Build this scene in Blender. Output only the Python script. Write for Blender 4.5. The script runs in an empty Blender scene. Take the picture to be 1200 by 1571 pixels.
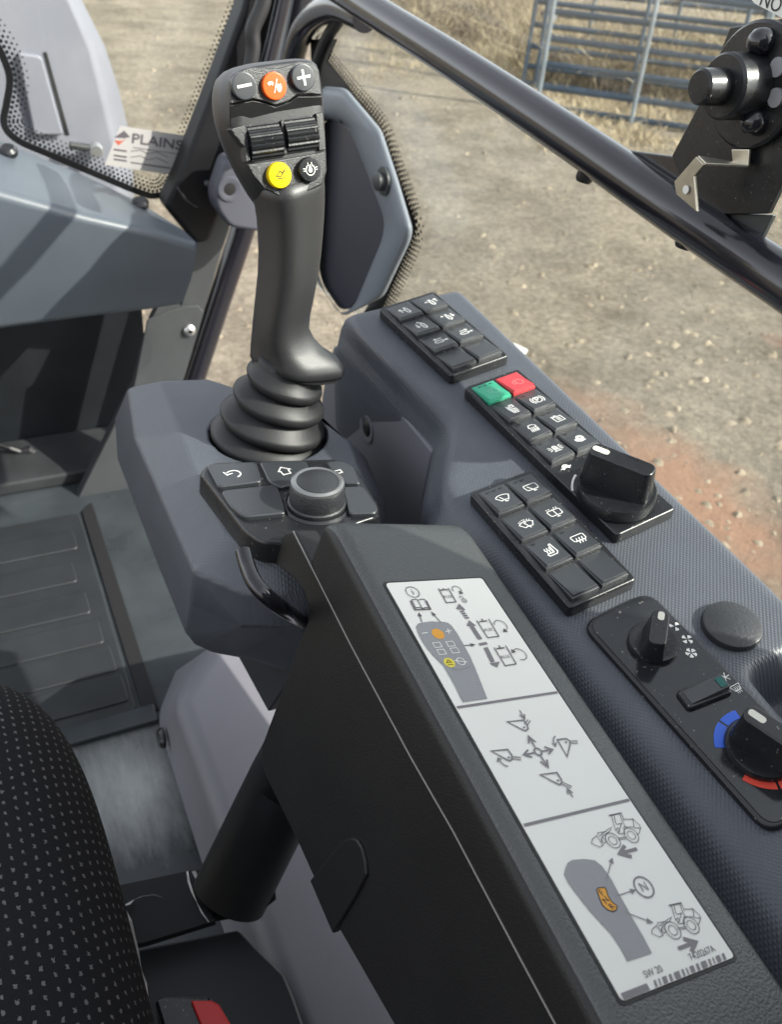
import bpy, bmesh, math, random
import numpy as np
from mathutils import Matrix, Vector, noise as mnoise

random.seed(7)
SC = bpy.context.scene
COL = SC.collection

# ------------------------------------------------------------------ camera, sky, sun, exposure
# world: camera stands at the origin, +X = right side of the cab, +Y = forward, +Z = up, yard ground at z = -2.1 (metres)
FPX = 1400.0; CX = 600.0; CY = 785.5
_F = np.array([-830., -1090., FPX]); _L = np.array([(FPX*FPX+1090*700)/830., -700., FPX])
_Fh = _F/np.linalg.norm(_F); _Lh = _L/np.linalg.norm(_L); _Uh = np.cross(_Lh, _Fh)
R = np.array([_Lh, _Fh, _Uh])
cam = bpy.data.cameras.new('camera'); cam_o = bpy.data.objects.new('camera', cam); COL.objects.link(cam_o)
cam.sensor_fit = 'VERTICAL'; cam.sensor_height = 24.0; cam.sensor_width = 24.0*1200/1571
cam.lens = 24.0*FPX/1571.0
cam.clip_start = 0.02; cam.clip_end = 600
cx_, cy_, cz_ = R@np.array([1, 0, 0]), R@np.array([0, -1, 0]), R@np.array([0, 0, -1])
M4 = Matrix.Identity(4)
for i in range(3):
    M4[i][0] = cx_[i]; M4[i][1] = cy_[i]; M4[i][2] = cz_[i]
cam_o.matrix_world = M4
SC.camera = cam_o
cam.dof.use_dof = True; cam.dof.focus_distance = 0.57; cam.dof.aperture_fstop = 9.0

SUN = np.array([0.68, -0.58, 0.64]); SUN /= np.linalg.norm(SUN)
w = bpy.data.worlds.new('World'); SC.world = w; w.use_nodes = True
nt = w.node_tree; bg = nt.nodes['Background']
sky = nt.nodes.new('ShaderNodeTexSky'); sky.sky_type = 'NISHITA'; sky.sun_disc = False
sky.sun_elevation = math.asin(SUN[2]); sky.sun_rotation = math.atan2(SUN[0], SUN[1])
sky.dust_density = 2.0
hs = nt.nodes.new('ShaderNodeHueSaturation'); hs.inputs['Saturation'].default_value = .22
nt.links.new(sky.outputs[0], hs.inputs['Color']); nt.links.new(hs.outputs[0], bg.inputs[0]); bg.inputs[1].default_value = 0.15
sl = bpy.data.lights.new('sun', 'SUN'); sl.energy = 3.1; sl.angle = math.radians(0.6); sl.color = (1.0, 0.95, 0.86)
so = bpy.data.objects.new('sun', sl); COL.objects.link(so)
so.rotation_euler = Vector(SUN).to_track_quat('Z', 'Y').to_euler()
SC.view_settings.view_transform = 'Standard'; SC.view_settings.look = 'None'
SC.view_settings.exposure = 1.42; SC.view_settings.gamma = 1.0
SC.view_settings.use_curve_mapping = False
SC.cycles.use_denoising = True
SC.cycles.max_bounces = 8; SC.cycles.transparent_max_bounces = 16
SC.cycles.caustics_reflective = False; SC.cycles.caustics_refractive = False

# ------------------------------------------------------------------ geometry helpers
def A(*p): return np.array(p, float)
def unit(v): v = np.array(v, float); return v/np.linalg.norm(v)
def ray(px, py): return R@np.array([(px-CX)/FPX, (py-CY)/FPX, 1.0])
def at_plane(px, py, p0, n):
    d = ray(px, py); n = np.array(n, float); return d*(np.dot(p0, n)/np.dot(d, n))
def onx(px, py, x): d = ray(px, py); return d*(x/d[0])
def ony(px, py, y): d = ray(px, py); return d*(y/d[1])
def onz(px, py, z): d = ray(px, py); return d*(z/d[2])

class Frame:
    def __init__(s, o, ex, ey):
        s.o = np.array(o, float); s.x = unit(ex); ey = np.array(ey, float)
        s.y = unit(ey-s.x*np.dot(ey, s.x)); s.z = np.cross(s.x, s.y)
    def w(s, u, v, n=0.): return s.o+s.x*u+s.y*v+s.z*n
    def loc(s, p): d = np.array(p)-s.o; return A(d@s.x, d@s.y, d@s.z)
    def hit(s, px, py, n=0.):
        q = s.loc(at_plane(px, py, s.o+s.z*n, s.z)); return q[:2]
    def mat(s):
        m = Matrix.Identity(4)
        for i in range(3):
            m[i][0] = s.x[i]; m[i][1] = s.y[i]; m[i][2] = s.z[i]; m[i][3] = s.o[i]
        return m
    def shift(s, u, v, n=0.): 
        f = Frame(s.o, s.x, s.y); f.o = s.w(u, v, n); return f
    def turn(s, deg):
        a = math.radians(deg); return Frame(s.o, s.x*math.cos(a)+s.y*math.sin(a), -s.x*math.sin(a)+s.y*math.cos(a))
WORLD = Frame((0, 0, 0), (1, 0, 0), (0, 1, 0))
def base_frame(p): return Frame(p, (1, 0, 0), (0, 1, 0))

FR = {}
def props(o, label=None, cat=None, group=None, kind=None):
    if label: o['label'] = label
    if cat: o['category'] = cat
    if group: o['group'] = group
    if kind: o['kind'] = kind
    return o
def thing(name, label, cat, frame, group=None):
    o = bpy.data.objects.new(name, None); COL.objects.link(o); o.empty_display_size = 0.02
    o.matrix_world = frame.mat(); FR[o.name] = frame
    return props(o, label, cat, group)
def frame_of(o):
    while o is not None:
        if o.name in FR: return FR[o.name]
        o = o.parent
    return WORLD

class MB:
    def __init__(s): s.v = []; s.f = []; s.m = []
    def add(s, vs, fs, m=0):
        b = len(s.v); s.v += [np.array(p, float) for p in vs]
        s.f += [tuple(b+i for i in f) for f in fs]; s.m += [m]*len(fs); return s
    def loft(s, rings, caps=True, closed=True, m=0):
        n = len(rings[0]); vs = [p for r in rings for p in r]; fs = []
        for i in range(len(rings)-1):
            for j in range(n if closed else n-1):
                k = (j+1) % n
                fs.append((i*n+j, i*n+k, (i+1)*n+k, (i+1)*n+j))
        if caps:
            fs.append(tuple(range(n-1, -1, -1))); fs.append(tuple((len(rings)-1)*n+j for j in range(n)))
        return s.add(vs, fs, m)
    def prism(s, fr, poly, n0, n1, m=0, shrink=0.0):
        p = np.array(poly); c = p.mean(0); q = c+(p-c)*(1-shrink)
        return s.loft([[fr.w(a, b, n0) for a, b in p], [fr.w(a, b, n1) for a, b in q]], m=m)
    def box(s, fr, u0, u1, v0, v1, n0, n1, m=0):
        return s.prism(fr, [(u0, v0), (u1, v0), (u1, v1), (u0, v1)], n0, n1, m)
    def lathe(s, o, axis, prof, seg=32, caps=True, m=0):
        a = unit(axis); t = unit(np.cross(a, (0.31, 0.52, 0.79))); b = np.cross(a, t); o = np.array(o, float)
        rings = [[o+a*h+(t*math.cos(2*math.pi*k/seg)+b*math.sin(2*math.pi*k/seg))*r for k in range(seg)] for r, h in prof]
        return s.loft(rings, caps, m=m)
    def tube(s, pts, r, seg=16, m=0, caps=True):
        pts = [np.array(p, float) for p in pts]; rings = []; n = len(pts); up = None
        for i, p in enumerate(pts):
            d = unit(pts[min(i+1, n-1)]-pts[max(i-1, 0)])
            if up is None: up = unit(np.cross(d, (0.2, 0.3, 0.9)))
            up = unit(up-d*np.dot(up, d)); b = np.cross(d, up); rr = r[i] if hasattr(r, '__len__') else r
            rings.append([p+(up*math.cos(2*math.pi*k/seg)+b*math.sin(2*math.pi*k/seg))*rr for k in range(seg)])
        return s.loft(rings, caps, m=m)
    def build(s, name, mat, parent=None, bevel=0., segs=2, angle=35, smooth=True, frame=None, sub=0, fix=True):
        fr = frame if frame is not None else frame_of(parent)
        me = bpy.data.meshes.new(name)
        V = np.array(s.v); L = (V-fr.o)@np.array([fr.x, fr.y, fr.z]).T
        me.from_pydata([tuple(p) for p in L], [], s.f)
        for mt in (mat if isinstance(mat, (list, tuple)) else [mat]): me.materials.append(mt)
        for p, i in zip(me.polygons, s.m): p.material_index = i
        me.validate()
        if fix:
            bm = bmesh.new(); bm.from_mesh(me); bmesh.ops.recalc_face_normals(bm, faces=bm.faces); bm.to_mesh(me); bm.free()
        if smooth:
            for p in me.polygons: p.use_smooth = True
            if angle < 180: me.set_sharp_from_angle(angle=math.radians(angle))
        me.update()
        o = bpy.data.objects.new(name, me); COL.objects.link(o)
        if parent is not None: o.parent = parent
        else: o.matrix_world = fr.mat(); FR[o.name] = fr
        if bevel > 0:
            b = o.modifiers.new('bevel', 'BEVEL'); b.width = bevel; b.segments = segs; b.limit_method = 'ANGLE'
            b.angle_limit = math.radians(32); b.harden_normals = False
            me.set_sharp_from_angle(angle=math.radians(180))
            for p in me.polygons: p.use_smooth = True
            wn = o.modifiers.new('wn', 'WEIGHTED_NORMAL'); wn.keep_sharp = False; wn.weight = 80
        if sub:
            m_ = o.modifiers.new('sub', 'SUBSURF'); m_.levels = sub; m_.render_levels = sub
        return o

def round_poly(pts, r, n=5):
    out = []; N = len(pts); P = [np.array(p, float) for p in pts]
    for i in range(N):
        a, b, c = P[i-1], P[i], P[(i+1) % N]; ri = r[i] if hasattr(r, '__len__') else r
        if ri <= 0: out.append(tuple(b)); continue
        d1 = a-b; d2 = c-b; l1 = np.linalg.norm(d1); l2 = np.linalg.norm(d2); t = min(ri, l1*.48, l2*.48)
        p1 = b+d1/l1*t; p2 = b+d2/l2*t
        for k in range(n+1):
            s = k/n; out.append(tuple((1-s)**2*p1+2*s*(1-s)*b+s*s*p2))
    return out
def rect(u0, u1, v0, v1): return [(u0, v0), (u1, v0), (u1, v1), (u0, v1)]
def smooth_path(pts, n=6):
    P = [np.array(p, float) for p in pts]; out = []
    for i in range(len(P)-1):
        p0 = P[max(i-1, 0)]; p1 = P[i]; p2 = P[i+1]; p3 = P[min(i+2, len(P)-1)]
        for k in range(n):
            t = k/n
            out.append(.5*((2*p1)+(-p0+p2)*t+(2*p0-5*p1+4*p2-p3)*t*t+(-p0+3*p1-3*p2+p3)*t**3))
    out.append(P[-1]); return out
def circ(u, v, r, n=24, a0=0, a1=360, ry=None):
    ry = ry or r
    k = n if abs(a1-a0) >= 360 else n+1
    return [(u+r*math.cos(math.radians(a0+(a1-a0)*i/n)), v+ry*math.sin(math.radians(a0+(a1-a0)*i/n))) for i in range(k)]

_TX = {}
def text_shape(s):
    if s in _TX: return _TX[s]
    cu = bpy.data.curves.new('txt', 'FONT'); cu.body = s; cu.size = 1.0; cu.align_x = 'CENTER'; cu.align_y = 'CENTER'; cu.resolution_u = 3
    ob = bpy.data.objects.new('txt', cu); COL.objects.link(ob)
    me = bpy.data.meshes.new_from_object(ob.evaluated_get(bpy.context.evaluated_depsgraph_get()))
    r = ([(v.co.x, v.co.y) for v in me.vertices], [tuple(p.vertices) for p in me.polygons])
    bpy.data.objects.remove(ob); bpy.data.curves.remove(cu); bpy.data.meshes.remove(me)
    _TX[s] = r; return r

class Draw:
    """flat printing on a surface: strokes, filled shapes and lettering in a frame's own metres"""
    def __init__(s, fr, n=0.0002): s.fr = fr; s.n = n; s.mb = MB(); s.k = 0
    def _n(s): s.k += 1; return s.n+s.k*4e-6
    def line(s, pts, w, close=False, m=0):
        P = [np.array(p, float) for p in pts]
        if close: P = P+[P[0]]
        n = s._n(); L = []; Rr = []; N = len(P)
        for i in range(N):
            def nrm(a, b):
                d = b-a; l = np.linalg.norm(d) or 1; d = d/l; return np.array([-d[1], d[0]])
            if close and i in (0, N-1): a = nrm(P[N-2], P[N-1]); b = nrm(P[0], P[1])
            else:
                a = nrm(P[max(i-1, 0)], P[max(i, 1)]); b = nrm(P[min(i, N-2)], P[min(i+1, N-1)])
            q = a+b; l = np.linalg.norm(q); q = q/l if l > .2 else a
            c = max(.5, float(np.dot(q, a))); L.append(P[i]+q*w/2/c); Rr.append(P[i]-q*w/2/c)
        vs = [s.fr.w(p[0], p[1], n) for p in L]+[s.fr.w(p[0], p[1], n) for p in Rr]
        s.mb.add(vs, [(i+1, i, N+i, N+i+1) for i in range(N-1)], m); return s
    def fill(s, poly, m=0):
        n = s._n(); P = np.array(poly); ar = 0
        for i in range(len(P)):
            a, b = P[i-1], P[i]; ar += a[0]*b[1]-b[0]*a[1]
        if ar < 0: P = P[::-1]
        s.mb.add([s.fr.w(a, b, n) for a, b in P], [tuple(range(len(P)))], m); return s
    def text(s, t, u, v, size, rot=0, m=0, sx=1.0):
        vs, fs = text_shape(t); c, q = math.cos(math.radians(rot)), math.sin(math.radians(rot)); n = s._n()
        s.mb.add([s.fr.w(u+(a*sx*c-b*q)*size, v+(a*sx*q+b*c)*size, n) for a, b in vs], fs, m); return s
    def arrow(s, p, q, w, h, m=0):
        p = np.array(p, float); q = np.array(q, float); d = unit(q-p); e = np.array([-d[1], d[0]])
        s.line([p, q-d*h*.9], w, m=m); s.fill([q, q-d*h+e*h*.42, q-d*h-e*h*.42], m=m); return s
    def build(s, name, mat, parent): return s.mb.build(name, mat, parent, smooth=False, fix=False)

# ------------------------------------------------------------------ materials
def mat(name, col, rough=.5, spec=.5, metal=0., bump=0., bscale=400., var=0., vscale=8., coat=0., detail=2.0, rvar=0., dust=0.):
    m = bpy.data.materials.new(name); m.use_nodes = True; t = m.node_tree; b = t.nodes['Principled BSDF']
    b.inputs['Base Color'].default_value = (*col, 1); b.inputs['Roughness'].default_value = rough
    b.inputs['Specular IOR Level'].default_value = spec; b.inputs['Metallic'].default_value = metal
    b.inputs['Coat Weight'].default_value = coat; b.inputs['Coat Roughness'].default_value = .1
    tc = t.nodes.new('ShaderNodeTexCoord')
    if var > 0 or rvar > 0:
        nz = t.nodes.new('ShaderNodeTexNoise'); nz.inputs['Scale'].default_value = vscale; nz.inputs['Detail'].default_value = 6; nz.inputs['Roughness'].default_value = .62
        t.links.new(tc.outputs['Object'], nz.inputs['Vector'])
        if var > 0:
            r = t.nodes.new('ShaderNodeValToRGB')
            r.color_ramp.elements[0].position = .3; r.color_ramp.elements[1].position = .72
            r.color_ramp.elements[0].color = (*[max(0, c*(1-var)) for c in col], 1); r.color_ramp.elements[1].color = (*[min(1, c*(1+var)) for c in col], 1)
            t.links.new(nz.outputs['Fac'], r.inputs['Fac']); t.links.new(r.outputs['Color'], b.inputs['Base Color'])
        if rvar > 0:
            mr = t.nodes.new('ShaderNodeMapRange'); mr.inputs['From Min'].default_value = .3; mr.inputs['From Max'].default_value = .7
            mr.inputs['To Min'].default_value = max(.03, rough-rvar); mr.inputs['To Max'].default_value = min(1, rough+rvar)
            t.links.new(nz.outputs['Fac'], mr.inputs['Value']); t.links.new(mr.outputs['Result'], b.inputs['Roughness'])
    if dust > 0:
        dn = t.nodes.new('ShaderNodeTexNoise'); dn.inputs['Scale'].default_value = 420; dn.inputs['Detail'].default_value = 1
        t.links.new(tc.outputs['Object'], dn.inputs['Vector'])
        dr = t.nodes.new('ShaderNodeMapRange'); dr.inputs['From Min'].default_value = .755-dust*3; dr.inputs['From Max'].default_value = .80-dust*3; dr.inputs['To Max'].default_value = .6
        t.links.new(dn.outputs['Fac'], dr.inputs['Value']); dm = t.nodes.new('ShaderNodeMix'); dm.data_type = 'RGBA'; t.links.new(dr.outputs[0], dm.inputs[0])
        bc = b.inputs['Base Color']
        if bc.links: t.links.new(bc.links[0].from_socket, dm.inputs[6])
        else: dm.inputs[6].default_value = bc.default_value
        dm.inputs[7].default_value = (.30, .28, .25, 1); t.links.new(dm.outputs[2], bc)
    if bump > 0:
        nb = t.nodes.new('ShaderNodeTexNoise'); nb.inputs['Scale'].default_value = bscale; nb.inputs['Detail'].default_value = detail
        t.links.new(tc.outputs['Object'], nb.inputs['Vector'])
        bp = t.nodes.new('ShaderNodeBump'); bp.inputs['Strength'].default_value = bump; bp.inputs['Distance'].default_value = .001
        t.links.new(nb.outputs['Fac'], bp.inputs['Height']); t.links.new(bp.outputs['Normal'], b.inputs['Normal'])
    return m
def weave_bump(m, period=.0016, strength=.35):
    t = m.node_tree; b = t.nodes['Principled BSDF']; tc = t.nodes.new('ShaderNodeTexCoord'); prev = None
    for ang in (45, -45):
        mp = t.nodes.new('ShaderNodeMapping'); mp.inputs['Rotation'].default_value = (math.radians(18), math.radians(12), math.radians(ang))
        wv = t.nodes.new('ShaderNodeTexWave'); wv.inputs['Scale'].default_value = 2*math.pi/20/period; wv.inputs['Distortion'].default_value = 0
        t.links.new(tc.outputs['Object'], mp.inputs['Vector']); t.links.new(mp.outputs['Vector'], wv.inputs['Vector'])
        if prev is None: prev = wv.outputs['Fac']
        else:
            mx = t.nodes.new('ShaderNodeMath'); mx.operation = 'MULTIPLY'; t.links.new(prev, mx.inputs[0]); t.links.new(wv.outputs['Fac'], mx.inputs[1]); prev = mx.outputs[0]
    bp = t.nodes.new('ShaderNodeBump'); bp.inputs['Strength'].default_value = strength; bp.inputs['Distance'].default_value = .0005
    t.links.new(prev, bp.inputs['Height'])
    t.links.new(bp.outputs['Normal'], b.inputs['Normal'])
    return m
def glass_mat(name, tint=(.96, .98, .97), dirt=.0):
    m = bpy.data.materials.new(name); m.use_nodes = True; t = m.node_tree; t.nodes.remove(t.nodes['Principled BSDF'])
    out = t.nodes['Material Output']; tr = t.nodes.new('ShaderNodeBsdfTransparent'); tr.inputs[0].default_value = (*tint, 1)
    gl = t.nodes.new('ShaderNodeBsdfGlossy'); gl.inputs['Roughness'].default_value = .02
    df = t.nodes.new('ShaderNodeBsdfDiffuse'); df.inputs[0].default_value = (.62, .6, .55, 1)
    fr = t.nodes.new('ShaderNodeFresnel'); fr.inputs[0].default_value = 1.45
    geo = t.nodes.new('ShaderNodeNewGeometry'); ior = t.nodes.new('ShaderNodeMapRange'); ior.inputs['To Min'].default_value = 1.45; ior.inputs['To Max'].default_value = 1/1.45
    t.links.new(geo.outputs['Backfacing'], ior.inputs['Value']); t.links.new(ior.outputs['Result'], fr.inputs[0])
    mx = t.nodes.new('ShaderNodeMixShader'); t.links.new(fr.outputs[0], mx.inputs[0]); t.links.new(tr.outputs[0], mx.inputs[1]); t.links.new(gl.outputs[0], mx.inputs[2])
    tc = t.nodes.new('ShaderNodeTexCoord'); nz = t.nodes.new('ShaderNodeTexNoise'); nz.inputs['Scale'].default_value = 5; nz.inputs['Detail'].default_value = 8
    t.links.new(tc.outputs['Object'], nz.inputs['Vector'])
    mr = t.nodes.new('ShaderNodeMapRange'); mr.inputs['From Min'].default_value = .45; mr.inputs['From Max'].default_value = .8; mr.inputs['To Min'].default_value = 0; mr.inputs['To Max'].default_value = dirt
    t.links.new(nz.outputs['Fac'], mr.inputs['Value'])
    m2 = t.nodes.new('ShaderNodeMixShader'); t.links.new(mr.outputs[0], m2.inputs[0]); t.links.new(mx.outputs[0], m2.inputs[1]); t.links.new(df.outputs[0], m2.inputs[2])
    t.links.new(m2.outputs[0], out.inputs['Surface']); return m

CONS = weave_bump(mat('console_grey_plastic', (.074, .082, .098), .42, .6, var=.08, vscale=30), .0021, .5)
CONS2 = weave_bump(mat('pod_grey_plastic', (.072, .080, .096), .42, .6, var=.08, vscale=30), .0021, .45)
TRIM = mat('trim_violet_grey_plastic', (.165, .165, .185), .5, .45, bump=.12, bscale=900, var=.06, vscale=6)
CTRIM = mat('corner_blue_grey_plastic', (.16, .18, .205), .42, .5, bump=.1, bscale=700, var=.06, vscale=9)
DASH = mat('dash_blue_grey_plastic', (.09, .106, .126), .36, .5, bump=.1, bscale=700, var=.08, vscale=9)
BLK = mat('black_textured_plastic', (.018, .019, .021), .42, .5, bump=.35, bscale=900, var=.15, vscale=60)
GRIP = mat('grip_soft_black_plastic', (.026, .0265, .028), .44, .65, bump=.16, bscale=900, var=.12, vscale=40)
HEADM = mat('grained_black_plastic', (.017, .0175, .019), .42, .8, bump=.42, bscale=1150, dust=.012)
SATIN = mat('satin_black_plastic', (.012, .013, .015), .3, .6, bump=.08, bscale=600, rvar=.08, vscale=60, dust=.010)
KEYM = mat('key_black_plastic', (.032, .036, .041), .32, .8, rvar=.06, vscale=60)
GLOSS = mat('gloss_black_panel', (.014, .016, .019), .14, .7, rvar=.07, vscale=25, dust=.012)
RUB = mat('black_rubber', (.016, .016, .0175), .5, .5, bump=.1, bscale=500, var=.2, vscale=40)
ARM = mat('armrest_black_vinyl', (.038, .043, .043), .43, .9, bump=.6, bscale=700, detail=3)
ARMS = mat('armrest_side_plastic', (.010, .010, .0105), .46, .4, bump=.25, bscale=900, var=.2, vscale=12)
SEAL = mat('matt_black_seal', (.007, .007, .0085), .5, .3)
PAINT = mat('black_gloss_paint', (.011, .011, .016), .2, .5, coat=.5, var=.2, vscale=20)
PMET = mat('dark_grey_painted_steel', (.048, .052, .054), .42, .4, var=.14, vscale=14, bump=.1, bscale=300)
FLOOR = mat('worn_floor_steel_glare', (.036, .043, .047), .36, .5, var=.25, vscale=7, bump=.15, bscale=220, rvar=.14)
MATM = mat('grey_rubber_mat', (.021, .024, .026), .45, .4, var=.25, vscale=8, bump=.25, bscale=160)
DKMET = mat('dark_seat_steel', (.010, .012, .014), .5, .3, var=.25, vscale=10)
ZINC = mat('zinc_plated_steel', (.62, .58, .48), .34, .5, metal=.9, var=.15, vscale=60)
STEEL = mat('bright_steel', (.6, .6, .6), .3, .5, metal=.9)
LITEP = mat('light_grey_cap', (.28, .28, .30), .5)
WHITE = mat('white_print', (.78, .78, .74), .5)
CREAM = mat('cream_marker', (.7, .7, .6), .45)
DARKP = mat('dark_grey_print', (.10, .09, .10), .5)
BLKP = mat('black_print', (.012, .012, .012), .5)
ORG = mat('orange_button', (.85, .12, .015), .32, .5)
YEL = mat('yellow_button', (.86, .62, .0), .32, .5)
GRN = mat('green_key', (.035, .36, .21), .35, .5, var=.06, vscale=80)
REDK = mat('red_key', (.62, .045, .055), .35, .5, var=.06, vscale=80)
BLUE = mat('blue_print', (.03, .12, .62), .45)
REDP = mat('red_print', (.72, .07, .04), .45)
REDB = mat('red_buckle_button', (.62, .03, .03), .38)
LABEL = mat('label_white', (.80, .80, .745), .42, .4, var=.02, vscale=10)
LGREY = mat('label_grey_print', (.19, .18, .19), .5)
LORG = mat('label_orange_print', (.72, .33, .03), .5)
LYEL = mat('label_yellow_print', (.74, .62, .06), .5)
GLASS = glass_mat('window_glass', dirt=.10)
FRIT = mat('black_ceramic_print', (.008, .008, .009), .3)
SILV = mat('silver_ring', (.25, .26, .26), .33, .5, metal=.7)
TEALL = mat('teal_indicator_lens', (.0, .10, .085), .2, .6)

def hatch_mat():
    m = mat('hatched_grey_print', (.2, .2, .21), .5); t = m.node_tree; b = t.nodes['Principled BSDF']
    tc = t.nodes.new('ShaderNodeTexCoord'); wv = t.nodes.new('ShaderNodeTexWave'); wv.inputs['Scale'].default_value = 2*math.pi/20/.0011
    r = t.nodes.new('ShaderNodeValToRGB'); r.color_ramp.elements[0].color = (.14, .14, .15, 1); r.color_ramp.elements[1].color = (.40, .41, .42, 1)
    t.links.new(tc.outputs['Object'], wv.inputs['Vector']); t.links.new(wv.outputs['Fac'], r.inputs['Fac']); t.links.new(r.outputs['Color'], b.inputs['Base Color'])
    return m
HATCH = hatch_mat()
def ground_mat():
    m = bpy.data.materials.new('dry_yard_soil'); m.use_nodes = True; t = m.node_tree; b = t.nodes['Principled BSDF']; b.inputs['Roughness'].default_value = .95
    b.inputs['Specular IOR Level'].default_value = .15
    tc = t.nodes.new('ShaderNodeTexCoord')
    def nz(scale, det=8, ro=.6):
        n = t.nodes.new('ShaderNodeTexNoise'); n.inputs['Scale'].default_value = scale; n.inputs['Detail'].default_value = det; n.inputs['Roughness'].default_value = ro
        t.links.new(tc.outputs['Object'], n.inputs['Vector']); return n
    a = nz(1.7, 12, .68); r = t.nodes.new('ShaderNodeValToRGB')
    r.color_ramp.elements[0].position = .33; r.color_ramp.elements[0].color = (.235, .202, .155, 1)
    r.color_ramp.elements[1].position = .68; r.color_ramp.elements[1].color = (.46, .40, .31, 1)
    t.links.new(a.outputs['Fac'], r.inputs['Fac'])
    f = nz(26, 10, .75); r2 = t.nodes.new('ShaderNodeValToRGB'); r2.color_ramp.elements[0].position = .32; r2.color_ramp.elements[0].color = (.42, .41, .40, 1)
    r2.color_ramp.elements[1].position = .62; r2.color_ramp.elements[1].color = (1, 1, 1, 1); t.links.new(f.outputs['Fac'], r2.inputs['Fac'])
    mx = t.nodes.new('ShaderNodeMix'); mx.data_type = 'RGBA'; mx.blend_type = 'MULTIPLY'; mx.inputs[0].default_value = 1
    t.links.new(r.outputs['Color'], mx.inputs[6]); t.links.new(r2.outputs['Color'], mx.inputs[7])
    # reddish patch in the ground colour beside the machine
    sb_ = t.nodes.new('ShaderNodeVectorMath'); sb_.operation = 'SUBTRACT'; sb_.inputs[1].default_value = (2.66, 2.25, -2.1)
    ml = t.nodes.new('ShaderNodeVectorMath'); ml.operation = 'MULTIPLY'; ml.inputs[1].default_value = (2.9, 1.0, 0)
    mp = t.nodes.new('ShaderNodeVectorMath'); mp.operation = 'LENGTH'
    t.links.new(tc.outputs['Object'], sb_.inputs[0]); t.links.new(sb_.outputs[0], ml.inputs[0]); t.links.new(ml.outputs[0], mp.inputs[0]); wob = nz(4, 6)
    ad = t.nodes.new('ShaderNodeMath'); ad.operation = 'MULTIPLY_ADD'; ad.inputs[1].default_value = 1.3; t.links.new(wob.outputs['Fac'], ad.inputs[0]); t.links.new(mp.outputs['Value'], ad.inputs[2])
    mr = t.nodes.new('ShaderNodeMapRange'); mr.inputs['From Min'].default_value = 1.0; mr.inputs['From Max'].default_value = 1.75; mr.inputs['To Min'].default_value = .85; mr.inputs['To Max'].default_value = 0
    t.links.new(ad.outputs[0], mr.inputs['Value'])
    m2 = t.nodes.new('ShaderNodeMix'); m2.data_type = 'RGBA'; t.links.new(mr.outputs[0], m2.inputs[0]); t.links.new(mx.outputs[2], m2.inputs[6]); m2.inputs[7].default_value = (.40, .23, .15, 1)
    t.links.new(m2.outputs[2], b.inputs['Base Color'])
    bp = t.nodes.new('ShaderNodeBump'); bp.inputs['Strength'].default_value = 1.0; bp.inputs['Distance'].default_value = .09
    h = nz(6, 14, .74); t.links.new(h.outputs['Fac'], bp.inputs['Height']); t.links.new(bp.outputs['Normal'], b.inputs['Normal'])
    return m
def seat_mat():
    m = mat('dotted_seat_cloth', (.016, .016, .018), .9, .2, bump=.6, bscale=900); t = m.node_tree; b = t.nodes['Principled BSDF']
    uv = t.nodes.new('ShaderNodeUVMap'); sp = t.nodes.new('ShaderNodeSeparateXYZ'); t.links.new(uv.outputs[0], sp.inputs[0])
    nzv = t.nodes.new('ShaderNodeTexNoise'); nzv.inputs['Scale'].default_value = 650; nzv.inputs['Detail'].default_value = 3
    tc = t.nodes.new('ShaderNodeTexCoord'); t.links.new(tc.outputs['Object'], nzv.inputs['Vector'])
    def M(op, a, bb=None, c=None):
        n = t.nodes.new('ShaderNodeMath'); n.operation = op
        for i, v in enumerate((a, bb, c)):
            if v is None: continue
            if isinstance(v, (int, float)): n.inputs[i].default_value = v
            else: t.links.new(v, n.inputs[i])
        return n.outputs[0]
    px, py = .0096, .0080
    y = M('DIVIDE', sp.outputs['Y'], py); row = M('FLOOR', y); odd = M('MODULO', row, 2)
    x = M('ADD', M('DIVIDE', sp.outputs['X'], px), M('MULTIPLY', odd, .5))
    jit = M('MULTIPLY', M('SUBTRACT', nzv.outputs['Fac'], .5), .35)
    fx = M('ADD', M('ABSOLUTE', M('SUBTRACT', M('FRACT', x), .5)), jit); fy = M('ADD', M('ABSOLUTE', M('SUBTRACT', M('FRACT', y), .5)), jit)
    mask = M('MULTIPLY', M('LESS_THAN', fx, .15), M('LESS_THAN', fy, .115))
    mx = t.nodes.new('ShaderNodeMix'); mx.data_type = 'RGBA'; t.links.new(mask, mx.inputs[0])
    mx.inputs[6].default_value = (.014, .014, .016, 1); mx.inputs[7].default_value = (.15, .145, .14, 1)
    t.links.new(mx.outputs[2], b.inputs['Base Color']); return m
GROUND = ground_mat(); SEATM = seat_mat()
STRAW = mat('dry_straw', (.47, .395, .265), .8, .2, var=.35, vscale=3)
GATEM = mat('galvanised_blue_grey_paint', (.05, .075, .105), .5, .5, var=.2, vscale=5)
GATEL = mat('weathered_zinc', (.20, .23, .25), .5, .5, var=.2, vscale=5)
HAY = mat('straw_bale_tan', (.46, .34, .19), .9, .1, var=.35, vscale=14, bump=.8, bscale=60)
FEND = mat('outside_blue_grey_fender', (.19, .195, .225), .45, .4, var=.07, vscale=4, bump=.1, bscale=300)
FILM = mat('clear_torn_film', (.5, .5, .5), .15, .8)

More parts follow.
